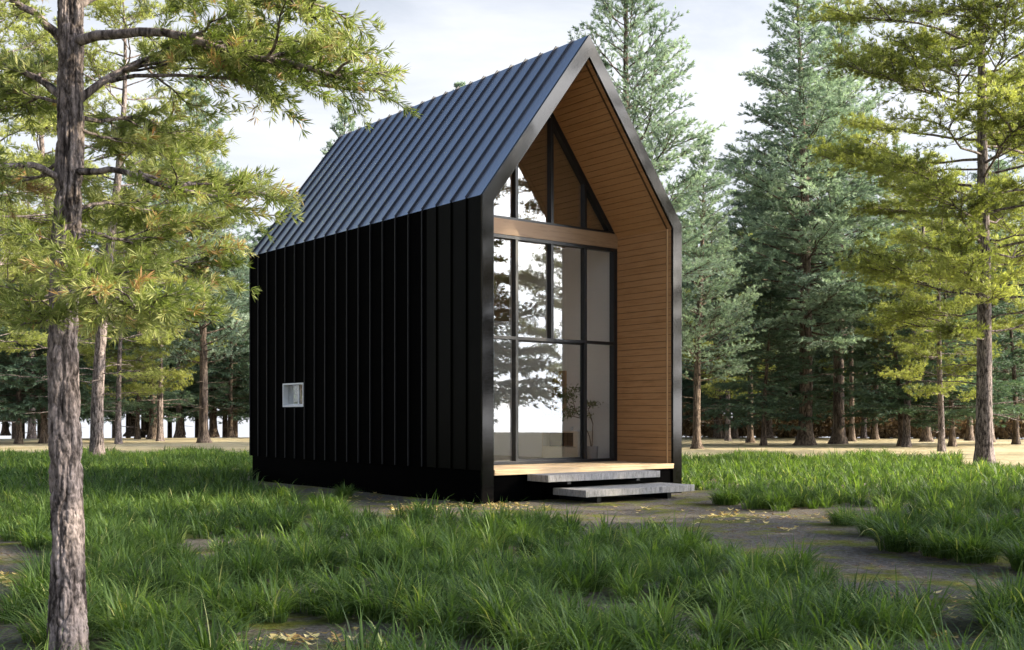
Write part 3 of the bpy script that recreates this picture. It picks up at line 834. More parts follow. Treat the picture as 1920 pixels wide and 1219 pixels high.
SP['bigpine'] = gen_tree('big_pine', 24, 17, 3.6, 5.2, .23, lambda u: (0.7 + 0.6 * u if u < .35 else 0.91) * (1 - max(0, u - .6) ** 1.3 * 1.7), 80, lambda u: -.05 + .45 * u, lambda u: .2 + .3 * u, dict(pineP, sub=(3, 6), t0=.3, sp=.088), M['needle_pine'], M['bark'], flare=.35, lean=.22, dead=6)
SP['highpine'] = gen_tree('high_pine', 15, 20, 7.0, 4.0, .25, pineprof, 50, lambda u: .0 + .4 * u, lambda u: .1 + .3 * u, dict(pineP, t0=.3, sub=(1, 4)), M['needle_dark'], M['bark_far'], flare=.8, dead=10)
SP['lowpine'] = gen_tree('low_pine', 16, 13, 2.3, 4.2, .17, pineprof, 44, lambda u: .0 + .4 * u, lambda u: .15 + .3 * u, dict(pineP, t0=.35), M['needle_pine'], M['bark'], flare=.4, dead=6)

NAMES = {'dense': 'spruce_tree', 'airy': 'spruce_tree', 'dark': 'spruce_tree', 'pine': 'pine_tree', 'highpine': 'pine_tree', 'bigpine': 'pine_tree', 'lowpine': 'pine_tree'}
def plant(kind, px, Y, H, rz, label, group=None, X=None, wide=1.0, thick=1.0):
    tm, lm, H0 = SP[kind]
    s = H / H0
    t = empty(NAMES[kind], (gx(px, Y) if X is None else X, Y, 0), R(rz), label, 'tree', group)
    a_ = link('trunk', tm, t); b_ = link('crown', lm, t)
    t.scale = (s * wide, s * wide, s)
    return t
GL = 'pines and spruces behind the cabin on the left'
GR = 'pines and spruces of the wood on the right'
GB = 'spruces rising behind the cabin'
TREES = [
 # left
 ('pine', 182, gy(859), 17.5, 40, 'yellow green pine on the grass just right of the big foreground trunk', GL, 1.05),
 ('airy', 382, gy(830), 21.5, 10, 'tall pale blue spruce nearest the back left corner of the cabin', GL, 1.0),
 ('lowpine', 222, gy(832), 13, 80, 'sunlit slim pine, first trunk right of the grassy foreground pine', GL, 1.0),
 ('highpine', 287, gy(823), 21, 120, 'orange sunlit straight pine trunk between two darker trunks on the left', GL, 1.0),
 ('highpine', 336, gy(819), 20, 200, 'sunlit pine with narrow pale trunk just left of the tall blue spruce', GL, 1.0),
 ('highpine', 251, gy(816), 23, 300, 'stout dark pine with wide flared base, far back on the left', GL, 1.5),
 ('dark', 258, gy(823), 11, 30, 'thin dark stemmed spruce in front of the stout flared trunk', GL, 1.1),
 ('dark', 35, gy(832), 12, 70, 'dark low spruce on a thin stem at the left edge of the photo', GL, 1.15),
 ('dark', 83, gy(831), 12.5, 190, 'dark spruce with thick stem just left of the big foreground trunk', GL, 1.3),
 ('highpine', 400, gy(817.5), 21, 15, 'dark trunked pine just right of the tall blue spruce on the left', GL, 1.1),
 ('dark', 432, gy(819), 13, 250, 'dark bushy spruce touching the back left corner of the cabin', GL, 1.25),
 ('dark', 135, gy(817), 14, 310, 'dark spruce behind the big foreground trunk, between its two sides', GL, 1.2),
 ('pine', 60, gy(820), 21, 170, 'tall yellow green pine filling the background at the upper left', GL, 1.0),
 ('lowpine', 300, gy(827), 15, 210, 'low branched yellow green pine behind the sunlit trunks on the left', GL, 1.0),
 ('airy', 275, gy(814), 22, 230, 'pale green spruce showing sky around its top between the left hand pines', GL, 1.0),
 ('dark', 342, gy(813.5), 13, 20, 'farthest dark spruce behind the narrow pale trunk on the left', GL, 1.2),
 ('airy', 10, gy(815), 20, 140, 'pale spruce deep in the wood at the far left edge', GL, 1.0),
 ('pine', -75, 29, 14.5, 75, 'yellow pine rooted beyond the left edge, its branches reaching in behind the foreground pine', GL, 1.05),
 ('pine', 128, 46, 17.5, 260, 'yellow pine hidden behind the big foreground trunk, its crown showing on both sides', GL, 1.1),
 # behind the cabin
 ('airy', 655, 72, 22.3, 60, 'pale spruce whose tip shows above the rear end of the roof ridge', GB, .75),
 ('airy', 855, 80, 25.6, 160, 'spruce showing only its very tip above the middle of the roof ridge', GB, .8),
 ('airy', 1180, 47, 23.2, 95, 'tall airy blue green spruce rising directly behind the roof peak', GB, .93),
 # right
 ('airy', 1306, gy(841), 14.8, 200, 'pale blue spruce with bare grey trunk beside the right wall of the cabin', GR, 1.05),
 ('lowpine', 1365, gy(826), 13.0, 10, 'golden green pine between the cabin and the tall spruces', GR, .95),
 ('dark', 1432, gy(835), 8.3, 250, 'small dark spruce on a thin stem left of the thick trunks on the right', GR, 1.35),
 ('dense', 1510, gy(835), 25, 0, 'tallest dense blue spruce, with thick trunk, left one of the twin trunks', GR, 1.0),
 ('airy', 1572, gy(832), 26, 280, 'tall blue spruce, right one of the twin thick trunks', GR, 1.0),
 ('highpine', 1597, gy(827), 18, 45, 'slim sunlit trunk immediately right of the twin thick trunks', GR, .7),
 ('highpine', 1407, gy(830), 15, 90, 'half sunlit grey trunk left of the small dark spruce on the right', GR, .9),
 ('highpine', 1378, gy(822), 17, 30, 'pale far trunk midway between the cabin and the twin trunks', GR, .8),
 ('highpine', 1342, gy(821), 16, 130, 'far sunlit trunk next to the bare grey trunk beside the cabin', GR, .7),
 ('dark', 1350, gy(822), 12, 180, 'dark spruce far behind the golden green pine', GR, 1.3),
 ('highpine', 1477, gy(819), 19, 220, 'far trunk with bright right side just left of the twin thick trunks', GR, 1.2),
 ('dark', 1690, gy(836), 9.5, 100, 'dark spruce with drooping skirt right of the twin thick trunks', GR, 1.35),
 ('dark', 1640, gy(824), 13, 330, 'taller dark spruce behind the one with the drooping skirt', GR, 1.25),
 ('highpine', 1657, gy(821), 17, 20, 'grey trunk standing under the drooping dark spruce', GR, 1.1),
 ('highpine', 1737, gy(828), 17, 70, 'short looking brown trunk left of the slim leaning pines', GR, 1.2),
 ('lowpine', 1765, gy(846), 11.5, 300, 'slim green pine just left of the large leaning pine on the right', GR, .95),
 ('dark', 1785, gy(837), 10, 160, 'dark spruce between the slim green pine and the large leaning pine', GR, 1.2),
 ('highpine', 1818, gy(826), 17, 190, 'far sunlit trunk just left of the large leaning pine', GR, .9),
 ('highpine', 1857, gy(829), 18, 320, 'far pale trunk just right of the large leaning pine', GR, .9),
 ('dark', 1905, gy(833), 10.5, 60, 'dark stemmed spruce at the right edge of the photo', GR, 1.2),
 ('airy', 1725, gy(819), 21, 240, 'pale spruce deep in the wood behind the slim green pine', GR, 1.1),
 ('airy', 1885, gy(823), 19, 320, 'pale spruce deep in the wood behind the large leaning pine', GR, 1.1),
 ('airy', 1548, 92, 19, 150, 'pale far spruce glimpsed between the twin thick trunks', GR, 1.2),
 ('pine', 2010, 44, 17, 130, 'bright pine rooted beyond the right edge, branches reaching in behind the leaning pine', GR, 1.1),
 ('dense', 1440, 78, 21, 200, 'dense blue spruce set back on the left shoulder of the tallest one', GR, .95),
 ('pine', 1700, 56, 14.5, 10, 'bright yellow green pine in front of the drooping dark spruce', GR, 1.0),
 ('lowpine', 1620, gy(822), 14, 120, 'yellow green pine deep in the wood beyond the slim sunlit trunk', GR, 1.0),
]
for (kind, px, Y, H, rz, lab, grp, wd) in TREES:
    plant(kind, px, Y, H, rz, lab, grp, None, wd)
big = plant('bigpine', 1846, gy(871), 18.5, 15, 'large leaning yellow green pine with rough grey trunk on the right', GR, None, 1.05)
# outside the frame on the right: they shade the foreground and stand mirrored in the glass
GO = 'pines beyond the right edge, mirrored in the glass'
OUT = [('highpine', 18.5, 19.3, 24, 30), ('lowpine', 22.5, 19.1, 12.5, 100), ('lowpine', 17, 13.5, 11.5, 220), ('dark', 19, 9.8, 12, 10), ('lowpine', 16.5, 6.2, 11, 140),
       ('dark', 22, 14.0, 13, 300), ('lowpine', 22, 3.0, 13, 45), ('lowpine', 25, 8, 14, 260), ('dark', 15, 2.5, 10, 80)]
OL = ['tall high crowned pine beyond the right edge that shades the gable', 'low branched pine beyond the right edge, mirrored in the porch glass', 'short pine beyond the right edge, level with the bare soil',
      'dark spruce beyond the right edge, between two short pines', 'short pine beyond the right edge, level with the foreground grass', 'dark spruce beyond the right edge, behind the short pines',
      'short pine beyond the right edge, farthest from the cabin', 'taller pine beyond the right edge, in the second row', 'dark spruce beside the camera on the right']
for (kind, X, Y, H, rz), lab in zip(OUT, OL):
    plant(kind, 0, Y, H, rz, lab, GO, X)

# ---- the big foreground pine, its visible limbs laid out one by one
def near_pine():
    g = np.random.default_rng(5)
    bx, by = gx(127, 6.8), 6.8
    t = empty('pine_tree', (bx, by, 0), 0, 'large foreground pine with rough grey bark, trunk cut by the bottom left of the photo', 'tree')
    wood_, leaf = Acc(), Acc()
    H = 9.5
    # trunk with real fissured bark
    sides, nz = 120, 1150
    z = np.linspace(-0.1, 6.2, nz); th = np.linspace(0, 2 * np.pi, sides, endpoint=False)
    def vnoise(nx, ny, seed):
        q = np.random.default_rng(seed).random((ny + 2, nx))
        X_ = th / (2 * np.pi) * nx; Y_ = (z + 0.1) / 6.3 * ny
        xi = X_.astype(int) % nx; yi = Y_.astype(int); fx = X_ - X_.astype(int); fy = Y_ - yi
        fx = fx * fx * (3 - 2 * fx); fy = fy * fy * (3 - 2 * fy)
        A_ = q[np.ix_(yi, xi)]; B_ = q[np.ix_(yi, (xi + 1) % nx)]; C_ = q[np.ix_(yi + 1, xi)]; D_ = q[np.ix_(yi + 1, (xi + 1) % nx)]
        return (A_ * (1 - fx) + B_ * fx) * (1 - fy)[:, None] + (C_ * (1 - fx) + D_ * fx) * fy[:, None]
    rid = 1 - np.abs(2 * vnoise(13, 26, 1) - 1); rid2 = 1 - np.abs(2 * vnoise(23, 70, 2) - 1)
    fine = vnoise(60, 420, 3)
    low = vnoise(4, 9, 4)
    rad = 0.106 - 0.0075 * z + 0.03 * np.exp(-np.clip(z, 0, 9) / .25)
    rad = rad[:, None] * (1 + 0.10 * (low - .5)) - 0.019 * rid ** 4 - 0.011 * rid2 ** 4 + 0.007 * (fine - .5)
    def path(zz):
        zz = np.asarray(zz, float)
        return np.stack([-0.028 * np.sin(zz * .95) + 0.02 * np.sin(zz * 2.3) * .5, 0.03 * np.sin(zz * .8)], -1)
    c = path(z)
    V = np.stack([c[:, 0:1] + rad * np.cos(th), c[:, 1:2] + rad * np.sin(th), np.repeat(z[:, None], sides, 1)], -1)
    i = np.arange(nz - 1)[:, None] * sides; k = np.arange(sides)[None]; k2 = (k + 1) % sides
    wood_.add(V.reshape(-1, 3), Q=np.stack([i + k, i + k2, i + sides + k2, i + sides + k], -1).reshape(-1, 4))
    zt = np.linspace(6.15, H, 20); ct = path(zt)
    V, Q = tube(np.column_stack([ct, zt]), np.linspace(.07, .01, 20), 20); wood_.add(V, Q=Q)
    def L3(px, y, dY=0.0):
        Y = by + dY
        return np.array([gx(px, Y) - bx, dY, CAMZ + (HY - y) / F * Y])
    limbs = [
     ([L3(140, 78), L3(200, 66, -.1), L3(320, 58, -.25), L3(450, 95, -.35), L3(560, 110, -.4), L3(680, 150, -.4)], .034),
     ([L3(130, 205), L3(170, 175, .1), L3(225, 138, .2), L3(300, 108, .35), L3(390, 100, .5), L3(500, 130, .6), L3(620, 160, .65), L3(740, 172, .7)], .028),
     ([L3(205, 150, .15), L3(280, 138, .0), L3(370, 142, -.15), L3(450, 150, -.25), L3(520, 185, -.3)], .014),
     ([L3(140, 322), L3(190, 314, -.1), L3(240, 318, -.2), L3(310, 340, -.3), L3(390, 360, -.35), L3(470, 352, -.35), L3(515, 365, -.3)], .022),
     ([L3(260, 325, -.2), L3(330, 340, -.05), L3(390, 338, .1), L3(450, 325, .2)], .010),
     ([L3(140, 215), L3(190, 222, .3), L3(260, 215, .7), L3(330, 250, 1.1), L3(400, 270, 1.3)], .016),
     ([L3(150, 245), L3(200, 265, .3), L3(260, 275, .6), L3(350, 300, .9)], .010),
     ([L3(125, 78), L3(80, 45, -.1), L3(30, 12, -.25), L3(-60, -30, -.4), L3(-200, -60, -.5)], .030),
     ([L3(120, 185), L3(75, 150, .1), L3(30, 132, .2), L3(-40, 118, .35), L3(-170, 130, .5)], .026),
     ([L3(110, 190, .05), L3(70, 185, .3), L3(25, 200, .6), L3(-40, 210, .9)], .012),
     ([L3(120, 332), L3(75, 318, -.15), L3(20, 314, -.3), L3(-60, 318, -.45), L3(-150, 330, -.6)], .024),
     ([L3(115, 300), L3(70, 330, .2), L3(0, 345, .5), L3(-90, 350, .8)], .012),
     ([L3(120, 540), L3(80, 560, .2), L3(30, 570, .5), L3(-60, 590, .8)], .012),
     ([L3(135, 480), L3(180, 510, -.35), L3(225, 556, -.6), L3(275, 578, -.75), L3(325, 585, -.85)], .016),
     ([L3(135, 430), L3(190, 440, .4), L3(260, 460, .8), L3(340, 500, 1.2), L3(420, 530, 1.5)], .014),
     ([L3(130, 455), L3(140, 470, -.25), L3(150, 500, -.5), L3(185, 520, -.65), L3(215, 545, -.75)], .013),
     ([L3(135, 400), L3(190, 385, .5), L3(260, 400, 1.1), L3(330, 420, 1.6)], .013),
     ([L3(135, 20), L3(200, -10, .2), L3(300, -20, .5), L3(420, -10, .8), L3(540, 20, 1.0)], .026),
     ([L3(140, -60), L3(250, -90, -.2), L3(400, -60, -.5), L3(520, 0, -.7), L3(600, 50, -.8)], .024),
     ([L3(140, -120), L3(260, -160, .2), L3(400, -130, .4), L3(560, -60, .5)], .024),
     ([L3(120, -40), L3(30, -60, .3), L3(-90, -60, .6)], .02),
     ([L3(140, 520), L3(170, 560, .5), L3(200, 600, .8), L3(260, 620, 1.2)], .010),
     ([L3(120, 560), L3(90, 600, -.4), L3(40, 610, -.8)], .010),
    ]
    p = dict(t0=.3, twigs=13, ang=(.4, 1.15), lift=.05, liftv=.3, tw=.17, twmin=.13, droop=.05, rs=.4, sp=.031, jit=.014, up=.12, len=.068, k=12, w=.052, spread=.95)
    def dense_path(pts, m=14):
        pts = np.array(pts); s = np.linspace(0, len(pts) - 1, m); i = np.clip(s.astype(int), 0, len(pts) - 2); f = (s - i)[:, None]
        # Catmull-Rom
        P = np.vstack([2 * pts[0] - pts[1], pts, 2 * pts[-1] - pts[-2]])
        a_, b_, c_, d_ = P[i], P[i + 1], P[i + 2], P[i + 3]
        return .5 * ((2 * b_) + (c_ - a_) * f + (2 * a_ - 5 * b_ + 4 * c_ - d_) * f ** 2 + (3 * b_ - a_ - 3 * c_ + d_) * f ** 3)
    def colour(n):
        return np.clip(g.normal(.45, .2), 0, .8)
    for pts, r in limbs:
        q = dense_path(pts) + np.cumsum(g.normal(0, .006, (14, 3)), 0)
        V, Q = tube(q, np.linspace(r, r * .3, 14), 10); wood_.add(V, Q=Q)
        Lb = np.linalg.norm(np.diff(q, axis=0), axis=1).sum()
        clothe(wood_, leaf, q, Lb, g, p, colour(0))
        for s_ in range(int(Lb * 5.4)):
            k = int(g.integers(4, 13)); tg = nrmz(q[min(k + 1, 13)] - q[k - 1])
            az2 = math.atan2(tg[1], tg[0]) + g.choice([-1, 1]) * g.uniform(.4, 1.1)
            L2 = Lb * (0.16 + .30 * (1 - k / 13)) * g.uniform(.6, 1.1) + .1
            pt2 = bpath(q[k], az2, g.normal(.15, .25), g.normal(.05, .15), L2, 6, g, .16)
            V, Q = tube(pt2, np.linspace(r * .3 + .002, .0025, 7), 5); wood_.add(V, Q=Q)
            clothe(wood_, leaf, pt2, L2, g, dict(p, t0=.15, twigs=15), colour(0))
    # orange dying tufts here and there
    o1 = leaf.t
    n0 = sum(len(v) for v in leaf.V)
    tt = np.concatenate(leaf.t).copy();  fans = len(tt) // 48
    pick = g.random(fans) < 0.02
    m_ = np.repeat(pick, 48); tt[:len(m_)][m_] = g.uniform(.93, 1, m_.sum())
    leaf.t = [tt]
    V_ = np.concatenate(leaf.V); T_ = None; Q_ = np.concatenate(leaf.Q)
    print('near pine quads', len(Q_))
    link('trunk', wood_.mesh('near_trunk', True), t, M['bark'])
    me = np_mesh('near_crown', V_, None, Q_, tt); link('crown', me, t, M['needle_near'])
near_pine()

# ------------------------------------------------------------------ grass, tussocks, litter, thicket
def blades(acc, base, az, h, lean, w, segs, tint):
    n = len(base)
    s = np.linspace(0, 1, segs + 1)[None, :, None]
    d = np.stack([np.cos(az), np.sin(az), 0 * az], 1)[:, None]
    pr = np.stack([-np.sin(az), np.cos(az), 0 * az], 1)[:, None]
    h = h[:, None, None]; lean = lean[:, None, None]; w = w[:, None, None]
    c = base[:, None] + d * (h * lean * s ** 1.8) + np.array([0, 0, 1.0]) * h * (s - 0.55 * np.minimum(lean, 1.35) * s ** 2.6)
    ww = w * (1 - s ** 2.2) * (0.55 + 0.9 * s * (1 - s) * 2)
    Lv = c - pr * ww; Rv = c + pr * ww
    V = np.concatenate([Lv[:, :-1], Rv[:, :-1], c[:, -1:]], 1)  # segs left, segs right, tip
    m = 2 * segs + 1
    i = np.arange(n)[:, None] * m
    Q = []
    for k in range(segs - 1): Q.append(i + np.array([[k, segs + k, segs + k + 1, k + 1]]))
    T_ = i + np.array([[segs - 1, 2 * segs - 1, 2 * segs]])
    acc.add(V.reshape(-1, 3), T=T_, Q=np.concatenate(Q) if Q else None, tint=np.repeat(tint, m))
def tufts(acc, P, hh, nb, segs, wd, spread, g, tl=None):
    n = len(P)
    idx = np.repeat(np.arange(n), nb)
    N_ = len(idx)
    a0 = g.uniform(0, 6.283, N_); rr = spread[idx] * np.sqrt(g.random(N_))
    base = P[idx] + np.stack([np.cos(a0) * rr, np.sin(a0) * rr, 0 * rr], 1)
    az = a0 + g.normal(0, .8, N_)
    h = hh[idx] * g.uniform(.45, 1.15, N_)
    lean = np.abs(g.normal(.25, .3, N_)) + .95 * (rr / spread[idx]) * g.uniform(.3, 1.1, N_) + .03
    tb = (g.normal(.42, .13, n) if tl is None else tl)[idx] + g.normal(0, .16, N_)
    old = g.random(N_) < .025; tb[old] = 1.0
    blades(acc, base, az, h, lean, wd * g.uniform(.6, 1.4, N_) * np.ones(N_), segs, np.clip(tb, 0, 1))

def inpoly(x, y, poly):
    c = np.zeros(len(x), bool); j = len(poly) - 1
    for i in range(len(poly)):
        xi, yi = poly[i]; xj, yj = poly[j]
        c ^= ((yi > y) != (yj > y)) & (x < (xj - xi) * (y - yi) / (yj - yi + 1e-9) + xi)
        j = i
    return c
BARE = [
 [(1280, 905), (1330, 946), (1420, 953), (1540, 950), (1640, 962), (1800, 975), (1990, 990), (1990, 1130), (1850, 1135), (1830, 1260), (1745, 1260), (1745, 1160), (1560, 1140), (1560, 1090), (1480, 1060), (1440, 1050), (1400, 1045), (1340, 1045), (1250, 1010), (1090, 1000), (1010, 985), (900, 985), (760, 975), (640, 965), (560, 940), (480, 912), (470, 890), (905, 940), (1100, 935), (1300, 915)],
 [(-400, 1012), (60, 1030), (95, 1060), (70, 1100), (45, 1150), (60, 1260), (-400, 1260)],
 [(150, 1075), (300, 1078), (330, 1100), (180, 1100)],
 [(640, 1100), (780, 1095), (800, 1130), (680, 1140)],
 [(470, 1180), (720, 1175), (735, 1260), (430, 1260)],
 [(925, 1020), (1010, 1020), (1000, 1060), (930, 1050)],
 [(340, 1030), (420, 1022), (440, 1050), (360, 1056)],
 [(1190, 930), (1800, 830), (1960, 830), (1960, 868), (1840, 872), (1700, 852), (1280, 850)],
]
def grass_field():
    g = np.random.default_rng(21)
    def field(sp, Y0, Y1, pad):
        yy = np.arange(Y0, Y1, sp); rows = []
        for y_ in yy:
            xx = np.arange(-.463 * y_ - pad, .463 * y_ + pad, sp); rows.append(np.stack([xx, np.full(len(xx), y_)], 1))
        G_ = np.concatenate(rows) + g.uniform(-.42 * sp, .42 * sp, (sum(map(len, rows)), 2))
        X, Y = G_[:, 0], G_[:, 1]
        px, py = ground_to_px(X, Y)
        keep = np.ones(len(X), bool)
        dx = g.normal(0, 13, len(X)) + 16 * np.sin(X * 3.1 + Y); dy = g.normal(0, 4, len(X)) + 5 * np.sin(X * 2.3 - Y * 1.7)
        for b_ in BARE[:-1]: keep &= ~inpoly(px + dx, py + dy, b_)
        # straw beyond the lawn
        far = np.where(px < 900, 851, np.where(px < 1800, 858, 880))
        keep &= py > far + 4 * np.sin(px * .03)
        u = UX * (X - OX) + UY * (Y - OY); v = -UY * (X - OX) + UX * (Y - OY)
        keep &= ~((u > -0.30) & (u < W + .35) & (v > -1.6) & (v < L + .3))
        # clumpy
        cl = np.sin(X * 2.1 + 3 * np.sin(Y * .9)) + np.sin(Y * 2.6 + 2 * np.sin(X * 1.3)) + .8 * np.sin(X * 5.1 + Y * 3.7)
        keep &= (cl > -.8) | (Y > 26)
        X, Y, cl = X[keep], Y[keep], cl[keep]
        return np.stack([X, Y, np.full(len(X), -0.01)], 1), cl
    acc = Acc()
    P, cl = field(.275, 5.4, 12.5, .6)
    tufts(acc, P, g.uniform(.24, .46, len(P)) * (1 + .16 * cl), 100, 5, .0062, g.uniform(.06, .13, len(P)), g)
    P, cl = field(.33, 12.5, 21, 1.0)
    tufts(acc, P, g.uniform(.22, .46, len(P)) * (1 + .16 * cl), 62, 4, .0085, g.uniform(.08, .17, len(P)), g)
    P, cl = field(.40, 21, 56, 2.0)
    tufts(acc, P, g.uniform(.22, .5, len(P)), 24, 3, .014, g.uniform(.1, .24, len(P)), g)
    P, cl = field(1.1, 6, 25, 1)
    tufts(acc, P, g.uniform(.4, .52, len(P)), 1, 3, .008, np.full(len(P), .03), g, np.full(len(P), .93))
    me = acc.mesh('grass'); o = link('grass', me, None, M['grass']); tag(o, 'long green meadow grass growing round the cabin', 'grass', kind='stuff')
    print('grass polys', len(me.polygons))
grass_field()

def tussocks():
    g = np.random.default_rng(31)
    protos = []
    for k in range(3):
        acc = Acc()
        tufts(acc, np.array([[0, 0, -0.01], [.08, .03, -.01]]), np.array([.44, .38]), 210, 5, .005, np.array([.13, .12]), g)
        me = acc.mesh('tussock_blades'); me.materials.append(M['grass']); protos.append(me)
    spots = [
     (1683, 1030, 1.15, 'broad grass tussock, leftmost of three on the bare soil at the right'),
     (1775, 1043, 1.0, 'upright grass tussock, middle one of three on the bare soil at the right'),
     (1835, 1050, 1.0, 'grass tussock nearest the right edge among three on the bare soil'),
     (1890, 1168, 1.05, 'big dark grass tussock cut by the right edge in the foreground'),
     (1450, 953, .85, 'small grass tussock at the edge of the sunny lawn right of the steps'),
     (1365, 945, .9, 'small bright grass tussock nearest the lower step on its right'),
     (1505, 948, .8, 'low grass tussock third from the steps along the lawn edge'),
     (928, 1006, 1.15, 'upright grass tussock in front of the cabin corner'),
     (980, 1020, .9, 'grass tussock just right of the upright one by the cabin corner'),
     (608, 952, .8, 'small dark grass tussock on the soil beside the long black wall'),
     (646, 933, .7, 'smallest grass tussock against the long black wall'),
     (1640, 1003, 1.0, 'grass tussock nearest the yellow leaves on the path at the right'),
     (1722, 1000, 1.0, 'grass tussock behind and between the two left ones of the three on bare soil'),
     (1796, 1008, 1.1, 'leafy grass tussock behind the middle one of the three on bare soil'),
     (1862, 1018, 1.15, 'wide grass tussock behind the right one of the three on bare soil'),
     (1912, 1002, 1.1, 'grass tussock at the right edge, just in front of the lawn'),
     (1590, 985, .8, 'small grass tussock where the lawn meets the leafy path'),
     (1940, 1065, 1.1, 'grass tussock half hidden by the right edge, above the big dark one'),
    ]
    for i, (px, py, s, lab) in enumerate(spots):
        Y = gy(py)
        o = link('grass_tussock', protos[i % 3]); o.location = (gx(px, Y), Y, 0); o.scale = (s * 1.45, s * 1.45, s * 1.2)
        o.rotation_euler = (0, 0, i * 1.7); tag(o, lab, 'grass tussock', 'lone grass tussocks on bare soil')
tussocks()

def litter():
    g = np.random.default_rng(41)
    pts = []
    def cluster(n, px, py, sx, sy):
        x = g.normal(px, sx, n); y = g.normal(py, sy, n); y = np.clip(y, 925, 1260)
        Y = gy(y); pts.append(np.stack([gx(x, Y), Y], 1))
    cluster(75, 770, 952, 26, 3.5); cluster(110, 880, 949, 45, 4); cluster(45, 960, 950, 30, 5)
    cluster(26, 1350, 965, 18, 4); cluster(36, 1400, 972, 40, 5); cluster(26, 1530, 972, 45, 4); cluster(12, 1480, 992, 12, 2)
    cluster(16, 1600, 966, 26, 6); cluster(9, 1820, 1125, 16, 4); cluster(8, 1765, 1192, 16, 4); cluster(7, 1740, 1150, 30, 5)
    cluster(12, 15, 1085, 14, 5); cluster(12, 290, 1180, 26, 4); cluster(26, 590, 1198, 50, 6); cluster(10, 440, 1205, 30, 6); cluster(60, 700, 935, 120, 12)
    cluster(14, 1650, 1120, 60, 12); cluster(10, 1180, 960, 40, 6)
    P = np.concatenate(pts)
    u = UX * (P[:, 0] - OX) + UY * (P[:, 1] - OY); v = -UY * (P[:, 0] - OX) + UX * (P[:, 1] - OY)
    P = P[~((u > -.08) & (u < W + .1) & (v > -.08) & (v < L))]
    n = len(P); acc = Acc(); m = 8
    th = np.linspace(0, 2 * np.pi, m, endpoint=False)[None]
    sz = g.uniform(.016, .036, (n, 1)); rot = g.uniform(0, 6.28, (n, 1))
    r_ = sz * (1 + .35 * np.sin(3 * th + rot)) * g.uniform(.8, 1.2, (n, m))
    x = r_ * np.cos(th + rot) * 1.3; y = r_ * np.sin(th + rot)
    cur = g.uniform(.2, .9, (n, 1)); z = .008 + cur * (x ** 2 / sz) * .5 + g.uniform(0, .012, (n, m)) + .3 * g.uniform(-1, 1, (n, 1)) * y
    z -= z.min(1, keepdims=True) - .004
    V = np.stack([P[:, 0:1] + x, P[:, 1:2] + y, z], -1)
    c = np.stack([P[:, 0], P[:, 1], z.mean(1) * .5], -1)[:, None]
    V = np.concatenate([V, c], 1)
    i = np.arange(n)[:, None, None] * (m + 1); k = np.arange(m)
    T_ = (i + np.stack([k, (k + 1) % m, np.full(m, m)], -1)[None]).reshape(-1, 3)
    acc.add(V.reshape(-1, 3), T=T_, tint=np.repeat(g.random(n), m + 1))
    o = link('fallen_leaves', acc.mesh('fallen_leaves'), None, M['leaf_litter']); tag(o, 'dry yellow leaves scattered on the bare soil', 'fallen leaves', kind='stuff')
litter()

def debris():
    g = np.random.default_rng(47)
    n = 9000
    Y = g.uniform(5.5, 24, n); X = g.uniform(-1, 1, n) * .47 * Y
    px, py = ground_to_px(X, Y); keep = np.zeros(n, bool)
    for b_ in BARE[:-1]: keep |= inpoly(px, py, b_)
    u = UX * (X - OX) + UY * (Y - OY); v = -UY * (X - OX) + UX * (Y - OY)
    keep &= ~((u > -.05) & (u < W + .05) & (v > -.05) & (v < L))
    X, Y = X[keep], Y[keep]; n = len(X); acc = Acc()
    # crumbs of soil and pebbles: squashed octahedra
    c = np.stack([X, Y, np.full(n, -.002)], 1)[:, None]; r_ = g.uniform(.003, .011, (n, 1, 1)) * g.uniform(.6, 1.4, (n, 6, 1))
    o_ = np.array([[1, 0, 0], [0, 1, 0], [-1, 0, 0], [0, -1, 0], [0, 0, .7], [0, 0, -.5]])[None]
    V = c + o_ * r_
    f_ = np.array([[0, 1, 4], [1, 2, 4], [2, 3, 4], [3, 0, 4], [1, 0, 5], [2, 1, 5], [3, 2, 5], [0, 3, 5]])
    acc.add(V.reshape(-1, 3), T=(np.arange(n)[:, None, None] * 6 + f_[None]).reshape(-1, 3), tint=np.repeat(g.uniform(.2, 1, n), 6))
    # dead twigs and straw
    k = 1500; i_ = g.integers(0, n, k); a_ = g.uniform(0, 6.28, k); ln = g.uniform(.04, .2, k)
    P0 = np.stack([X[i_], Y[i_], np.full(k, .006)], 1); P1 = P0 + np.stack([np.cos(a_) * ln, np.sin(a_) * ln, g.uniform(0, .02, k)], 1)
    cones(acc, P0, P1, .003)
    o = link('ground_litter', acc.mesh('ground_litter'), None, M['thicket']); tag(o, 'crumbs of soil, small stones and dead twigs on the bare ground', 'ground litter', kind='stuff')
debris()

def thicket():
    g = np.random.default_rng(51)
    n = 26000
    X = g.uniform(6, 46, n); Y = 82.5 + g.uniform(0, 5, n) + X * 0.0
    Y = np.sqrt(np.clip(86 ** 2 - X ** 2, 30 ** 2, None)) + g.uniform(-5, 0, n)
    Z = g.uniform(0, 1, n) ** 1.3 * (1.7 + .5 * np.sin(X * 1.1) + .3 * np.sin(X * 3.7))
    D = nrmz(np.stack([g.normal(0, .5, n), g.normal(0, .5, n), np.ones(n) * .9], 1))
    acc = Acc(); sprays(acc, np.stack([X, Y, Z], 1), D, np.full(n, .34), 2, .16, .6, g.uniform(0, 1, n), g)
    o = link('thicket', acc.mesh('thicket'), None, M['thicket']); tag(o, 'brown dry thicket along the far edge of the right hand wood', 'thicket', kind='stuff')
thicket()

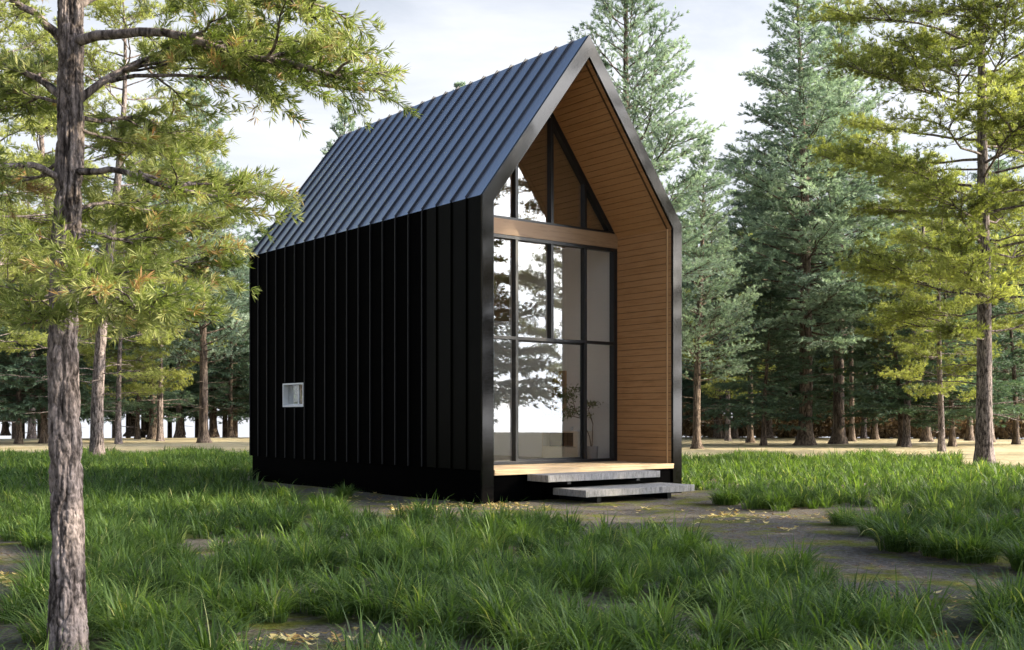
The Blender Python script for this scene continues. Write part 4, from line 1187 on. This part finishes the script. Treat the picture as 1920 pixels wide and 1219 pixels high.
def far_wood():
    g = np.random.default_rng(61)
    acc, tr = Acc(), Acc()
    src = {}
    for kd in ('dark', 'airy', 'lowpine'):
        me = SP[kd][1]; co_ = np.empty(len(me.vertices) * 3, np.float32); me.vertices.foreach_get('co', co_)
        tt = np.empty(len(me.vertices), np.float32); me.attributes['tint'].data.foreach_get('value', tt)
        src[kd] = (co_.reshape(-1, 4, 3), tt.reshape(-1, 4), SP[kd][2])
    for k in range(66):
        px = -60 + 2040 * (k + g.random()) / 66
        r = g.uniform(88, 108); Y = r / math.sqrt(1 + ((px - CX) / F) ** 2); X = gx(px, Y)
        kd = ('dark', 'dark', 'airy', 'lowpine')[int(g.integers(4))]
        V, tt, H0 = src[kd]; pick = g.random(len(V)) < (.42 if kd == 'dark' else .22)
        Hh = g.uniform(12, 19); s_ = Hh / H0; a_ = g.uniform(0, 6.28)
        Vv = V[pick] * np.array([s_ * 1.35, s_ * 1.35, s_])
        c_ = Vv.mean(1, keepdims=True); Vv = c_ + (Vv - c_) * 1.7
        Rm_ = np.array([[math.cos(a_), -math.sin(a_), 0], [math.sin(a_), math.cos(a_), 0], [0, 0, 1]])
        zg = -.05 * max(0, r - 84)
        Vv = Vv @ Rm_.T + np.array([X, Y, zg + .6]); n_ = len(Vv)
        acc.add(Vv.reshape(-1, 3), Q=np.arange(n_ * 4).reshape(-1, 4), tint=np.clip(tt[pick].reshape(-1), 0, 1))
        V2, Q2 = tube(np.array([[X, Y, zg - .2], [X, Y, zg + Hh * .5], [X, Y, zg + Hh]]), np.array([.22, .13, .02]), 7); tr.add(V2, Q=Q2)
    o = empty('far_wood', (0, 0, 0)); tag(o, 'dense far wood of dark conifers closing the view behind the tree trunks', 'wood', kind='stuff')
    link('crowns', acc.mesh('far_crowns'), o, M['needle_dark']); link('trunks', tr.mesh('far_trunks', True), o, M['bark_far'])
far_wood()

# ------------------------------------------------------------------ camera and render settings
cam = bpy.data.cameras.new('camera'); co = bpy.data.objects.new('camera', cam); COL.objects.link(co)
co.location = (0, 0, CAMZ); co.rotation_euler = (R(90), 0, 0)
cam.sensor_width = 36; cam.lens = F / 1920 * 36; cam.shift_y = (HY - 609.5) / 1920
cam.clip_start = 0.05; cam.clip_end = 3000
SC.camera = co
SC.view_settings.view_transform = 'Standard'; SC.view_settings.look = 'None'; SC.view_settings.gamma = 1
SC.view_settings.exposure = 1.12
cy = SC.cycles
cy.max_bounces = 7; cy.diffuse_bounces = 4; cy.glossy_bounces = 4; cy.transmission_bounces = 4; cy.transparent_max_bounces = 12
cy.caustics_reflective = False; cy.caustics_refractive = False
cy.sample_clamp_indirect = 6
cy.use_denoising = True
